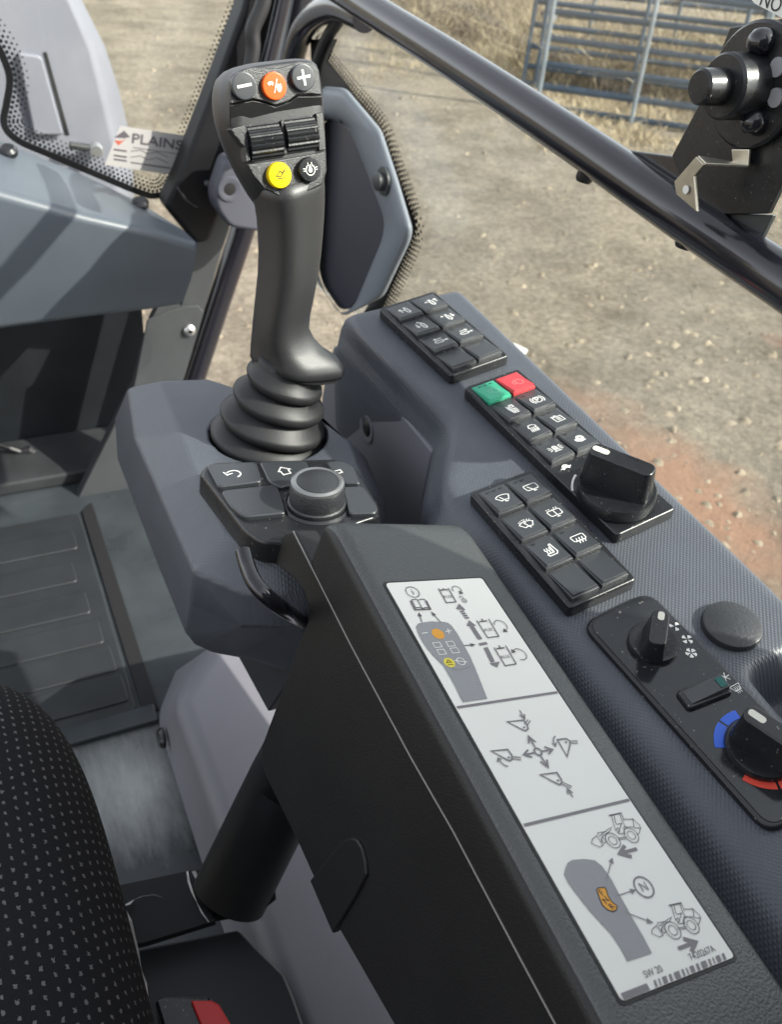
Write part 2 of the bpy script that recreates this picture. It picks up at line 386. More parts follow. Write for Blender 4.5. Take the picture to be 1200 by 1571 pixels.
def floor_glare():  # bright glare patch painted into the floor steel's colour and metallic
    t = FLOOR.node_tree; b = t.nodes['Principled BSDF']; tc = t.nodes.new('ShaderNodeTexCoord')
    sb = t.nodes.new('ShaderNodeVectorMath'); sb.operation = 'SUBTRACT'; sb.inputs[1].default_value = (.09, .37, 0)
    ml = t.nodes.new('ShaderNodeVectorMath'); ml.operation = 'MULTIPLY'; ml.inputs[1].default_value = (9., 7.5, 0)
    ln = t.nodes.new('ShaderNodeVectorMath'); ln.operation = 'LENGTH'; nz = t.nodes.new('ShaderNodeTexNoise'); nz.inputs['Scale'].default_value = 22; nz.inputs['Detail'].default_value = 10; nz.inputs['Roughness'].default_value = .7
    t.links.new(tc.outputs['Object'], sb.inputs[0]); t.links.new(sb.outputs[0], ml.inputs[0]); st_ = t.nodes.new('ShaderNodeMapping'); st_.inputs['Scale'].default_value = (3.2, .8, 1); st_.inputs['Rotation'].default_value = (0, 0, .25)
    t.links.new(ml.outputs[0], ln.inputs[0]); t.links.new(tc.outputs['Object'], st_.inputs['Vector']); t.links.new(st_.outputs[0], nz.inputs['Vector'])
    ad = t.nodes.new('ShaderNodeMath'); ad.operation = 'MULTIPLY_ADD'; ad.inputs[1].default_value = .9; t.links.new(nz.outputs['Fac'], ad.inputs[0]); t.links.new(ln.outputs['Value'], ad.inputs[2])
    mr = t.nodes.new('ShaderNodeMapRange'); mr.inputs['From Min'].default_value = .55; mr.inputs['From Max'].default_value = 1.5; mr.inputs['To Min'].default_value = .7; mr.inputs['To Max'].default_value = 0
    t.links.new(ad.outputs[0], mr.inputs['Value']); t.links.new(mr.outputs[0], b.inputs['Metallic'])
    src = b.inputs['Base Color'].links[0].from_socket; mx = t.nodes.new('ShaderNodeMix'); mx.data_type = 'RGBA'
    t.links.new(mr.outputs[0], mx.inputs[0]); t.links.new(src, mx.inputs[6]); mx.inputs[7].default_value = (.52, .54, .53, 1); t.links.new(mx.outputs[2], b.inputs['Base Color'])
floor_glare()
CAPM = mat('leather_grain_black_plastic', (.022, .024, .027), .45, .6, bump=.35, bscale=450)

# ------------------------------------------------------------------ the yard outside
ZG = -2.1
g = MB(); n = 60; S = 140.0
xs = [math.copysign(abs(t)**2.2, t)*S for t in np.linspace(-1, 1, n)]
vs = []; fs = []
for j in range(n):
    for i in range(n):
        x, y = xs[i]+3, xs[j]+5
        vs.append((x, y, ZG+.035*mnoise.noise(Vector((x*.7, y*.7, 3)))))
for j in range(n-1):
    for i in range(n-1): fs.append((j*n+i, j*n+i+1, (j+1)*n+i+1, (j+1)*n+i))
g.add(vs, fs); props(g.build('ground', GROUND, angle=180), kind='structure')

rng = random.Random(3)
st = MB(); rng_cl = [(rng.uniform(180, 1250), rng.uniform(-40, 960)) for _ in range(60)]
def pebble(mb, p, r):
    sx, sy, sz = r*rng.uniform(.7, 1.3), r*rng.uniform(.7, 1.3), r*rng.uniform(.4, .8); a = rng.uniform(0, 6.28)
    V = []; 
    for (x, y, z) in ((1, 0, 0), (.3, .95, 0), (-.8, .6, 0), (-.8, -.6, 0), (.3, -.95, 0), (.35, .1, .9), (-.4, .2, .8), (0, -.4, .85)):
        k = rng.uniform(.8, 1.15); X, Y = x*sx*k, y*sy*k
        V.append((p[0]+X*math.cos(a)-Y*math.sin(a), p[1]+X*math.sin(a)+Y*math.cos(a), p[2]+z*sz*k))
    mb.add(V, [(0, 1, 6, 5), (1, 2, 6), (2, 3, 7, 6), (3, 4, 7), (4, 0, 5, 7), (5, 6, 7)])
for k in range(1100):
    cc = rng.choice(rng_cl); px, py = (rng.gauss(cc[0], 60), rng.gauss(cc[1], 40)) if rng.random() < .6 else (rng.uniform(180, 1250), rng.uniform(-40, 960)); q = onz(px, py, ZG)
    if q[1] < .3 or q[1] > 14: continue
    pebble(st, (q[0], q[1], ZG+.035*mnoise.noise(Vector((q[0]*.7, q[1]*.7, 3)))), min(.016, .0035*rng.paretovariate(1.7)) if rng.random() < .95 else rng.uniform(.008, .018))
STONE = mat('pale_gravel_stone', (.22, .185, .14), .9, .2, var=.45, vscale=9)
props(st.build('gravel', STONE, frame=base_frame((3, 4, ZG)), angle=50), 'scattered pale gravel lying on the dry soil of the yard', 'gravel', kind='stuff')
p = onz(788, 546, ZG); s1 = MB(); pebble(s1, (p[0], p[1], ZG+.02), .075)
props(s1.build('pale_stone', mat('chalk_white_stone', (.75, .74, .7), .8), frame=base_frame((p[0], p[1], ZG)), angle=60), 'single chalk white stone on the soil beyond the top left keypad', 'stone')

# dry weeds at the gate
def straw_clump(mb, c, h, num, spread):
    for k in range(num):
        b = c+A(rng.gauss(0, spread), rng.gauss(0, spread), 0); b[2] = ZG-.01
        l = h*rng.uniform(.4, 1.1); lean = A(rng.gauss(0, .5), rng.gauss(0, .5), 1); lean = unit(lean)
        t = unit(np.cross(lean, A(rng.uniform(-1, 1), rng.uniform(-1, 1), .1)))*rng.uniform(.0025, .006)
        bend = A(rng.gauss(0, .2), rng.gauss(0, .2), -.15)*l
        m1 = b+lean*l*.55; e = b+lean*l+bend
        mb.add([b-t, b+t, m1+t*.8, m1-t*.8, e+t*.2, e-t*.2], [(0, 1, 2, 3), (3, 2, 4, 5)])
sw = MB()
for k in range(300):
    px = rng.uniform(600, 860); py = rng.uniform(-40, 105) if px < 800 else rng.uniform(-40, 150)
    if px < 700 and py > 60 and rng.random() < .6: continue
    straw_clump(sw, onz(px, py, ZG), rng.uniform(.15, .7) if py < 70 else rng.uniform(.05, .2), 42, .12)
for k in range(230):
    px = rng.uniform(820, 1150); py = rng.uniform(110, 232); straw_clump(sw, onz(px, py, ZG), rng.uniform(.05, .22), 36, .13)
for k in range(26):
    straw_clump(sw, onz(rng.uniform(540, 640), rng.uniform(60, 120), ZG), rng.uniform(.03, .1), 30, .12)
def brush(mb, c, h, num):
    for k in range(num):
        p = c+A(rng.gauss(0, .25), rng.gauss(0, .25), 0); p[2] = ZG-.01; d = unit(A(rng.gauss(0, .6), rng.gauss(0, .6), 1)); pts = [p]
        for q in range(5):
            d = unit(d+A(rng.gauss(0, .3), rng.gauss(0, .3), rng.gauss(-.12, .2))); p = p+d*h*rng.uniform(.12, .3); pts.append(p)
        mb.tube(pts, [.008, .007, .006, .005, .0035, .002], 4, m=0, caps=False)
dirn = unit(onz(985, 160, ZG)-onz(806, 135, ZG)); nrm = A(-dirn[1], dirn[0], 0)
for k in range(130):
    c = onz(806, 135, ZG)+dirn*rng.uniform(-.3, 3.4)+nrm*rng.uniform(.35, 1.8); straw_clump(sw, c, rng.uniform(.5, 1.5), 46, .2)
for k in range(60):
    c = onz(rng.uniform(640, 840), rng.uniform(-60, 50), ZG); straw_clump(sw, c, rng.uniform(.5, 1.1), 40, .18)
bw = MB()
for k in range(130):
    c = onz(rng.uniform(610, 850), rng.uniform(-60, 75), ZG) if k < 90 else onz(806, 135, ZG)+dirn*rng.uniform(-.2, 3.2)+nrm*rng.uniform(.3, 1.6); brush(bw, c, rng.uniform(.5, 1.2), 14)
props(bw.build('dead_brush', mat('grey_dead_brush', (.20, .165, .125), .9, .1, var=.4, vscale=4), frame=base_frame((6, 9, ZG)), fix=False), 'tangle of grey dead brush left of and behind the livestock gate', 'brush', kind='stuff')
cl_ = MB()
for k in range(7000):
    px = rng.uniform(150, 1260); py = rng.uniform(40, 1000); q = onz(px, py, ZG); pebble(cl_, (q[0], q[1], ZG-.004+.035*mnoise.noise(Vector((q[0]*.7, q[1]*.7, 3)))), min(.035, .0045*rng.paretovariate(1.5)))
props(cl_.build('soil_clods', mat('crumbled_soil', (.25, .21, .155), .95, .1, var=.45, vscale=7), frame=base_frame((3, 4, ZG)), angle=60), 'crumbled soil clods strewn over the yard', 'soil', kind='stuff')
props(sw.build('dry_grass', STRAW, frame=base_frame((6, 9, ZG)), smooth=False, fix=False), 'dry straw coloured weeds around the foot of the livestock gate', 'dry grass', kind='stuff')

# livestock gate: two panels leaning together
def gate(name, label, q0, q1, h, lift, m_rail, m_post, nr, posts, lean):
    a = onz(*q0, ZG); b = onz(*q1, ZG); d = unit(b-a); a = a-d*.05; L = 3.4
    fr = Frame(a+A(0, 0, lift), d, A(lean[0], lean[1], 1)); t = thing(name, label, 'gate', fr, None)
    for i in range(nr):
        v = .06+(h-.1)*(i/(nr-1))**1.12; k = MB(); k.tube([fr.w(.0, v), fr.w(L, v)], .030, 10); k.build('rail', m_rail, t)
    for u in posts:
        k = MB(); k.tube([fr.w(u, -.02, .03), fr.w(u, h+.05, .03)], .024, 10); k.build('upright', m_post, t)
    return t, fr
gt, gfr = gate('livestock_gate', 'pale posted tubular livestock gate standing in front of the other gate', (826, 172), (1000, 197), 1.75, .0, GATEM, GATEL, 8, (.03, 1.02, 2.1), (.02, .05))
gt2, gfr2 = gate('livestock_gate', 'darker blue grey livestock gate in the middle, just behind the pale posted gate', (806, 135), (985, 160), 1.9, 0., GATEM, GATEM, 9, (.02, .16, 1.25, 2.3), (.02, .12))
gt3, gfr3 = gate('livestock_gate', 'farthest blue grey livestock gate leaning behind the other two', (822, 118), (1000, 138), 2.0, 0., GATEM, GATEM, 9, (.05, .6, 1.6, 2.6), (.02, .16))
tg = MB(); tg.box(gfr2.shift(.2, .72, -.04), 0, .07, 0, .13, -.01, .01)
props(tg.build('white_tag', WHITE, frame=base_frame(gfr2.w(.22, .72, -.04))), 'small white tag hanging on the darker gate near its left post', 'tag')
# ------------------------------------------------------------------ machine body seen through the front glass
Yf = 2.15
def yp(lst, y): return [ony(px, py, y) for px, py in lst]
ff = [(-60, -40), (90, -40), (112, 5), (142, 75), (160, 150), (178, 225), (184, 330), (-60, 330)]
ob = [(-60, -75), (105, -75), (128, -10), (175, 85), (196, 150), (214, 225), (222, 340), (-60, 340)]
fen = MB(); fen.loft([yp(ff, Yf), [p+A(0, .10, 0) for p in yp(ob, Yf)], [p+A(.02, .7, 0) for p in yp(ob, Yf)]])
f_base = base_frame((.1, Yf, -.9))
fd = thing('front_fender', 'blue grey moulded machine fender seen through the lower front glass', 'fender', f_base)
fen.build('shell', FEND, fd, bevel=.012, segs=4)
rb = MB(); P = Frame((0, Yf, 0), (1, 0, 0), (0, 0, 1))
rp = [P.hit(*q) for q in [(24, 78), (62, 84), (96, 205), (50, 205)]]
rb.prism(P, round_poly(rp, .01), -.05, .016); rb.build('raised_rib', FEND, fd, bevel=.006, segs=3)
dk = MB(); dk.prism(P, [P.hit(*q) for q in [(66, 80), (71, 80), (106, 207), (100, 207)]], -.05, .002); dk.build('groove', BLKP, fd)
lt = thing('hood_latch', 'small bright round latch with dark lever on the fender', 'latch', base_frame(ony(145, 229, Yf-.03)))
k = MB(); k.tube([ony(106, 223, Yf-.03), ony(140, 228, Yf-.03)], .008, 10); k.build('lever', BLKP, lt)
k = MB(); k.lathe(ony(145, 229, Yf-.02), (0, -1, 0), [(.017, 0), (.017, .012), (.012, .02)], 20); k.build('latch_head', STEEL, lt)

# ------------------------------------------------------------------ front glass with dotted ceramic border
GY = 1.66
fp = [(-40, 20), (-6, 60), (12, 95), (19, 125), (14, 160), (10, 190), (30, 212), (80, 234), (150, 264), (215, 291), (238, 296), (256, 287), (270, 262), (300, 190), (330, 115), (362, 35), (392, -40)]
fwg = thing('front_window', 'lower front cab glass with black dotted border and dealer sticker', 'window', base_frame(ony(200, 290, GY)))
PG = Frame((0, GY, 0), (1, 0, 0), (0, 0, 1))
outer = [(-60, -60), (410, -60), (300, 310), (-60, 310)]
k = MB(); k.prism(PG, [PG.hit(*q) for q in outer], -.004, 0); k.build('pane', GLASS, fwg)
def dots_along(fr, path, side, rows, pitch, r0, n0=.001, band=None, r1f=.35):
    """solid band along the path on one side, rows of shrinking dots on the other"""
    P = [np.array(q) for q in smooth_path([A(*q, 0) for q in path], 6)]; P = [p[:2] for p in P]
    mb = MB(); s = [0]
    for i in range(1, len(P)): s.append(s[-1]+np.linalg.norm(P[i]-P[i-1]))
    def pt(t):
        i = min(max(int(np.searchsorted(s, t))-1, 0), len(P)-2); f = (t-s[i])/max(1e-9, s[i+1]-s[i]); d = unit(P[i+1]-P[i]); return P[i]+(P[i+1]-P[i])*f, A(-d[1], d[0])
    for rr in range(rows):
        r = r0*(1-(1-r1f)*rr/max(1, rows-1)); t = pitch*.5*(rr % 2)
        while t < s[-1]:
            p, e = pt(t); c = p+e*side*(pitch*.5+rr*pitch*.78)
            mb.add([fr.w(c[0]+r*math.cos(a*math.pi/4), c[1]+r*math.sin(a*math.pi/4), n0) for a in range(8)], [tuple(range(8))]); t += pitch
    if band:
        N = len(P); L = []; Q = []
        for i in range(N):
            d = unit(P[min(i+1, N-1)]-P[max(i-1, 0)]); e = A(-d[1], d[0]); L.append(fr.w(*(P[i]+e*side*pitch*.12), n0)); Q.append(fr.w(*(P[i]-e*side*band), n0))
        mb.add(L+Q, [(i, i+1, N+i+1, N+i) for i in range(N-1)])
    return mb
dots_along(PG, [PG.hit(*q) for q in fp], 1, 4, .0080, .0030, .0012, .010, .5).build('dotted_border', FRIT, fwg, smooth=False, fix=False)
# dealer sticker on the glass
sp = [(184, 193), (283, 208), (264, 268), (160, 253)]
SF = Frame(ony(184, 193, GY-.003), ony(283, 208, GY-.003)-ony(184, 193, GY-.003), ony(184, 193, GY-.003)-ony(168, 253, GY-.003))
stk = thing('dealer_sticker', 'clear grey dealer sticker reading PLAINS on the front glass', 'sticker', SF)
qs = [SF.hit(*q) for q in sp]
k = MB(); k.prism(SF, qs, 0, .0004); k.build('sticker_film', mat('sticker_grey', (.40, .39, .375), .5), stk, smooth=False)
D = Draw(SF, .0007); W = np.linalg.norm(np.array(qs[1])-qs[0]); H = abs(qs[3][1])
c = SF.hit(240, 218); D.text('PLAINS', c[0], c[1], .0225, 0, sx=1.25); D.text('PLAINS', c[0]+.0012, c[1]+.0006, .0225, 0, sx=1.25); D.text('PLAINS', c[0]+.0006, c[1]-.0008, .0225, 0, sx=1.25)
D.line([SF.hit(203, 226), SF.hit(272, 236)], .0012)
for y0, x1 in ((231, 210), (240, 207), (246, 204)):
    a = SF.hit(174, y0-2); b = SF.hit(194, y0+1); D.line([a, b], .0028)
    if y0 != 246: D.line([SF.hit(200, y0+1), SF.hit(215, y0-1), SF.hit(226, y0+5), SF.hit(240, y0+2), SF.hit(258, y0+10)], .0012)
    else: D.line([SF.hit(200, y0+3), SF.hit(262, y0+12)], .0022)
D.build('lettering', DARKP, stk)
D = Draw(SF, .0007); D.fill([SF.hit(174, 211), SF.hit(190, 200), SF.hit(199, 210), SF.hit(191, 212)]); D.build('emblem_top', DARKP, stk)
D = Draw(SF, .0007); D.fill([SF.hit(175, 215), SF.hit(186, 216), SF.hit(193, 213), SF.hit(181, 223)]); D.build('emblem_bottom', mat('emblem_red', (.45, .10, .06), .5), stk)

# ------------------------------------------------------------------ dashboard
dash_b = base_frame((.0, 1.4, -.6))
da = thing('dashboard', 'blue grey moulded dash side under the front glass with sunlit front', 'dashboard', dash_b)
top_far = [(-140, 170), (0, 213), (120, 262), (215, 308), (240, 325)]; ridge = [(-140, 262), (0, 294), (130, 330), (230, 352), (303, 374)]
low = [(-140, 525), (0, 508), (130, 490), (230, 478), (278, 470)]
r_far = [ony(px, py, 1.62) for px, py in top_far]; r_rid = [ony(px, py, 1.40) for px, py in ridge]; r_low = [ony(px, py, 1.43) for px, py in low]
r_mid = [(a+b)/2+A(0, -.012, .0) for a, b in zip(r_rid, r_low)]
r_back = [p+A(0, .2, .0) for p in r_low]
k = MB(); k.loft([[p+A(0, 0, -.004) for p in r_far], [a*.35+b*.65+A(0, 0, .004) for a, b in zip(r_far, r_rid)], r_rid, r_mid, r_low, r_back], caps=False, closed=False)
# right end cap
e = [r_far[-1]+A(0, 0, -.004), r_far[-1]*.35+r_rid[-1]*.65+A(0, 0, .004), r_rid[-1], r_mid[-1], r_low[-1], r_back[-1]]
k.add(e, [tuple(range(6))]); k.build('dash_shell', DASH, da, bevel=.014, segs=4)
for i, (px, py) in enumerate([(12, 232), (215, 312)]):
    p = ony(px, py, 1.56); k = MB(); k.lathe(p, (.0, -.35, .94), [(.014, -.004), (.014, .004), (.009, .008)], 18); k.build('screw', SATIN, da)

# ------------------------------------------------------------------ foot well: front wall, ledge, floor, mat
ZF = -1.1
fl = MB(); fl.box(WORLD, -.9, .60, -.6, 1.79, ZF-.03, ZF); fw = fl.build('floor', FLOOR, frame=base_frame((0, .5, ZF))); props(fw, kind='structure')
mt_ = MB(); mt_.prism(WORLD, round_poly([(-.9, 1.0), (.128, 1.0), (.136, 1.54), (-.9, 1.54)], [0, .01, .01, 0]), ZF, ZF+.006)
mo = thing('floor_mat', 'worn grey ribbed mat covering the cab floor ahead of the seat', 'floor mat', base_frame((0, 1.25, ZF)))
mt_.build('mat_sheet', MATM, mo, bevel=.002)
for i, (yy, xr) in enumerate(((1.455, .115), (1.36, .098), (1.27, .105), (1.19, .112), (1.12, .118), (1.05, .122))):
    k = MB(); k.prism(WORLD, round_poly([(-.9, yy-.030), (xr, yy-.030), (xr, yy+.030), (-.9, yy+.030)], .008), ZF+.005, ZF+.0095, shrink=.0); k.build('raised_rib', MATM, mo, bevel=.003, segs=2)
k = MB(); k.prism(WORLD, [(.137, 1.0), (.160, .99), (.166, 1.57), (.143, 1.545)], ZF, ZF+.004)  # thin black strip laid beside the mat
props(k.build('floor_strip', mat('black_floor_strip', (.012, .012, .013), .7, .3), frame=base_frame((.15, 1.27, ZF))), 'narrow black strip along the floor beside the ribbed mat', 'floor strip')
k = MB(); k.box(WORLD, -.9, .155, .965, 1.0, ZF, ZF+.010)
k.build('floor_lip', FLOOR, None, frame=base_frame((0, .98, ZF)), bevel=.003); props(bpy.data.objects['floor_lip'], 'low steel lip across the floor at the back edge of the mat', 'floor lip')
TOEM = mat('toe_ledge_paint', (.028, .03, .032), .5, .3, var=.2, vscale=20)
# ledge under the dash and dark front wall
k = MB(); k.loft([[A(-.9, 1.65, ZF), A(-.9, 1.65, ZF+.028), A(-.9, 1.68, ZF+.034), A(-.9, 1.788, ZF+.045), A(-.9, 1.788, ZF)], [A(.27, 1.65, ZF), A(.27, 1.65, ZF+.028), A(.27, 1.68, ZF+.034), A(.27, 1.788, ZF+.045), A(.27, 1.788, ZF)]])
props(k.build('toe_ledge', TOEM, frame=base_frame((-.1, 1.62, ZF)), bevel=.006), 'low painted steel ledge across the foot well under the dash', 'ledge')
k = MB(); k.box(WORLD, -.9, .34, 1.79, 1.82, ZF, -.64)
props(k.build('front_wall', DKMET, frame=base_frame((-.1, 1.8, ZF))), 'dark painted steel wall closing the foot well below the dash', 'wall')
k = MB(); k.tube([ony(-30, 683, 1.74), ony(0, 683, 1.74), ony(30, 693, 1.74), ony(42, 690, 1.74), ony(70, 706, 1.74), ony(100, 716, 1.74)], [.006, .006, .006, .011, .006, .006], 8)
props(k.build('cable', RUB, frame=base_frame(ony(30, 690, 1.74))), 'thin dark cable with a clip running along the foot well wall', 'cable')

# ------------------------------------------------------------------ front right corner: plates, tubes, seals
PY = 1.605
PP = Frame((0, PY, 0), (1, 0, 0), (0, 0, 1))
pl = thing('corner_plate', 'grey painted steel plate filling the front right cab corner', 'corner plate', base_frame(ony(160, 766, PY)))
hull = [(356, 300), (352, 350), (340, 385), (283, 577), (230, 740), (212, 768), (113, 772), (205, 590), (232, 490), (290, 380), (312, 330)]
k = MB(); k.prism(PP, [PP.hit(*q) for q in hull], -.02, 0); k.build('plate', PMET, pl, bevel=.001)
kick = [(225, 490), (252, 478), (283, 469), (303, 468), (312, 478), (283, 575), (210, 764), (117, 767), (205, 590)]
k = MB(); k.prism(PP, [PP.hit(*q) for q in kick], -.001, .004); k.build('kick_plate', PMET, pl, bevel=.0015)
p = PP.w(*PP.hit(289, 505), .004); k = MB(); k.lathe(p, (0, -1, 0), [(.012, 0), (.0115, .005), (.007, .009), (.004, .0095), (.004, .005)], 20, caps=False); k.build('bolt', STEEL, pl)
dkp = [(230, 492), (222, 500), (190, 590), (112, 771), (60, 740), (60, 520)]
def ytube(lst, y, r, seg=18): return MB().tube(smooth_path([ony(px, py, y) for px, py in lst], 5), r, seg)
po = thing('corner_post', 'black round steel post rising at the front right cab corner', 'post', base_frame(ony(250, 720, 1.66)))
ytube([(238, 760), (298, 577), (333, 470), (363, 380), (398, 270), (425, 170), (450, 60), (470, -40)], 1.66, .0235).build('post_tube', PAINT, po)
al = thing('window_pillar', 'black pillar section beside the dotted edge of the front glass', 'pillar', base_frame(ony(310, 360, 1.60)))
pa = [(252, 318), (300, 376), (322, 372), (350, 300), (400, 170), (432, 60), (452, -50), (388, -50), (372, 15), (335, 115), (300, 205), (276, 268)]
PA = Frame((0, 1.58, 0), (1, 0, 0), (0, 0, 1))
k = MB(); k.prism(PA, [PA.hit(*q) for q in pa], -.06, 0); k.build('pillar_body', SEAL, al, bevel=.01, segs=3)
ytube([(352, 270), (384, 180), (408, 100), (428, 20), (440, -40)], 1.56, .013).build('seal_bead', PAINT, al)
ytube([(382, 110), (388, 75), (388, 45), (402, 10), (410, -30)], 1.55, .012).build('cable_sleeve', RUB, al)
ytube([(272, 288), (285, 306), (303, 318)], 1.55, .0022, 8).build('cable_tie', PAINT, al)
k = MB(); k.lathe(ony(318, 282, 1.56), (-.3, -.8, .4), [(.005, 0), (.005, .006), (.003, .008)], 12); k.build('bolt', PMET, al)
# violet grey cover with a screw well
CV = Frame((0, 1.50, 0), (1, 0, 0), (0, 0, 1))
CTR2 = mat('cover_violet_grey_plastic', (.075, .077, .095), .5, .4)
cv = [(347, 245), (332, 290), (329, 308), (334, 325), (353, 350), (400, 357), (440, 340), (440, 240)]
co = thing('corner_cover', 'violet grey plastic cover with a screw well behind the joystick', 'trim cover', base_frame(CV.w(*CV.hit(370, 352), -.02)))
k = MB(); k.prism(CV, round_poly([CV.hit(*q) for q in cv], .012), -.05, 0); k.build('cover', CTR2, co, bevel=.008, segs=3)
c = CV.w(*CV.hit(352, 290), .0005); k = MB(); k.lathe(c, (0, -1, 0), [(.021, -.001), (.020, .002), (.017, .0022), (.010, .0006)], 28, caps=False); k.build('screw_well', CTR2, co)
k = MB(); k.lathe(c, (0, -1, 0), [(.0102, .0004), (.0102, .001), (.006, .0014)], 24); k.build('screw', BLKP, co)

# ------------------------------------------------------------------ right side window, rail and door frame
GX = .545
PX = Frame((GX, 0, 0), (0, -1, 0), (0, 0, 1))     # u runs backwards, v up, normal towards the cab (-x)
side = thing('side_window', 'right side cab glass above the console with dotted corner border', 'window', base_frame((GX, .7, -.45)))
k = MB(); k.prism(PX, [(-1.40, -.60), (-.1, -.44), (-.1, .25), (-1.40, .25)], -.005, 0); k.build('pane', GLASS, side)
fs_ = [(486, 62), (503, 96), (545, 150), (588, 204), (612, 270), (633, 325), (639, 345), (632, 372), (600, 445), (585, 478), (560, 520)]
dots_along(PX, [PX.hit(*q) for q in fs_], 1, 4, .0074, .0034, .0012, .030, .5).build('dotted_border', FRIT, side, smooth=False, fix=False)
k = MB(); k.prism(PX, [PX.hit(*q) for q in [(480, 60), (520, 60), (505, 95), (560, 165), (540, 175), (485, 150)]], .0022, .0045); k.build('corner_mask', FRIT, side, smooth=False)
# moulded corner trim in front of the glass
HX = Frame((.50, 0, 0), (0, -1, 0), (0, 0, 1))
out_ = [(494, 132), (531, 135), (586, 200), (611, 275), (634, 352), (630, 370), (589, 455), (527, 486), (484, 430)]
inn = [(494, 180), (515, 179), (538, 193), (566, 262), (594, 338), (591, 366), (547, 470), (522, 484), (486, 430)]
hw = lambda L, n, d=0.: [HX.w(*HX.hit(*q, n), n) for q in L]
def shrinkp(L, s):
    L = np.array(L, float); c = L.mean(0); return [tuple(c+(p-c)*s) for p in L]
ht = thing('corner_trim', 'grey six sided moulded trim with sunken centre at the side window corner', 'window trim', base_frame(hw([(527, 486)], 0)[0]))
ro_ = round_poly(out_, 9, 6); ri_ = round_poly(inn, 30, 6); mixp = lambda t: [(a[0]*(1-t)+b[0]*t, a[1]*(1-t)+b[1]*t) for a, b in zip(ro_, ri_)]
k = MB(); k.loft([hw(ro_, -.036), hw(ro_, -.016), hw(mixp(.04), -.009), hw(mixp(.14), -.0035), hw(mixp(.32), -.0005), hw(mixp(.62), .0), hw(mixp(.82), -.001), hw(mixp(.95), -.0045), hw(mixp(1.05), -.011), hw(mixp(1.12), -.019)], caps=False)
k.build('trim_shell', CTRIM, ht, angle=180)
k = MB(); k.prism(HX, [HX.hit(*q, -.016) for q in round_poly(shrinkp(inn, .97), 26, 6)], -.026, -.016); k.build('sunken_panel', mat('recess_shade_violet', (.045, .046, .058), .4, .5), ht, bevel=.003)  # shade of the recess put into this panel's darker colour
p = HX.w(*HX.hit(590, 278), 0); k = MB(); k.lathe(p, (-1, 0, 0), [(.017, 0), (.017, .003), (.011, .0035), (.011, .011), (.008, .013)], 20); k.build('bolt', PMET, ht)
RX = .5
def xs_(lst, x): return [onx(px, py, x) for px, py in lst]
rl = thing('window_rail', 'glossy black tubular guard rail crossing the right side window', 'rail', base_frame(onx(880, 215, RX)))
MB().tube(smooth_path(xs_([(1290, 490), (1200, 430), (1040, 325), (880, 215), (700, 96), (600, 33), (530, -12), (480, -42)], RX), 5), .0175, 24).build('rail_tube', PAINT, rl)
df_ = thing('door_frame', 'curved black tube of the side window frame meeting the rail', 'window frame', base_frame(onx(448, 110, .52)))
MB().tube(smooth_path(xs_([(440, 190), (447, 110), (455, 70), (468, 40), (490, 20), (520, 12), (560, 28)], .525), 6), .017, 20).build('frame_tube', PAINT, df_)
MB().tube(smooth_path(xs_([(478, 150), (486, 100), (500, 62), (517, 35), (530, 20)], .54), 5), .0085, 14).build('rubber_seal', RUB, df_)
for (px, py) in ((897, 289), (1050, 391)):
    k = MB(); p = onx(px, py, RX); k.lathe(p+A(0, 0, .0195), (-.2, 0, -1), [(.0075, 0), (.0075, .012), (.006, .0145)], 14); k.build('bolt', SATIN, rl)
for nm, L, d in (('gusset', [(913, 224), (1036, 240), (1062, 318), (1050, 330)], .004), ('end_gusset', [(1068, 331), (1083, 325), (1186, 330), (1161, 381), (1140, 395)], .004)):
    q = Frame((RX+.004, 0, 0), (0, -1, 0), (0, 0, 1)); k = MB(); k.prism(q, [q.hit(*z) for z in L], -.0045, 0); k.build(nm, PAINT if nm == 'gusset' else PMET, rl, bevel=.001)

# wiper motor on its plate
def px_x(y, z, px):  # x where the point (x,y,z) appears at image column px
    best = min(np.arange(.3, .56, .0005), key=lambda x: abs((lambda c: CX+FPX*c[0]/c[2])(R.T@A(x, y, z))-px)); return best
ax = onx(1150, 132, .492); AY, AZ = ax[1], ax[2]
wm = thing('wiper_motor', 'black round wiper motor with stub shaft on a plate above the rail', 'wiper motor', base_frame((.5, AY, AZ-.09)))
q = Frame((.5, 0, 0), (0, -1, 0), (0, 0, 1))
k = MB(); k.prism(q, [q.hit(*z) for z in [(1078, 150), (1031, 239), (1064, 318), (1085, 330), (1178, 328), (1232, 215), (1250, 20), (1120, 42)]], -.005, 0); k.build('mounting_plate', SATIN, wm, bevel=.001)
def rad(py_top, x): return abs(onx(1150, py_top, x)[2]-AZ)
x1 = px_x(AY, AZ, 1108); x2 = px_x(AY, AZ, 1071)
r0 = .0385
k = MB(); k.lathe((.5, AY, AZ), (-1, 0, 0), [(r0, 0), (r0, .005), (r0-.002, .007)], 48); k.build('flange', SATIN, wm)
rb1 = .0200; rb2 = .0108
k = MB(); k.lathe((.494, AY, AZ), (-1, 0, 0), [(rb1*1.02, 0), (rb1, .494-x1-.002), (rb1-.0015, .494-x1)], 40); k.build('boss', SATIN, wm)
k = MB(); k.lathe((x1+.001, AY, AZ), (-1, 0, 0), [(rb2*1.05, 0), (rb2, x1-x2-.0015), (rb2-.0015, x1-x2)], 32); k.build('stub_shaft', SATIN, wm)
for (px, py) in ((1166, 64), (1156, 187)):
    c = onx(px, py, .488); k = MB(); k.lathe((.494, c[1], c[2]), (-1, 0, 0), [(.0085, 0), (.0085, .004), (.0075, .009), (.0045, .0125), (.001, .0138)], 20); k.build('acorn_nut', PAINT, wm)
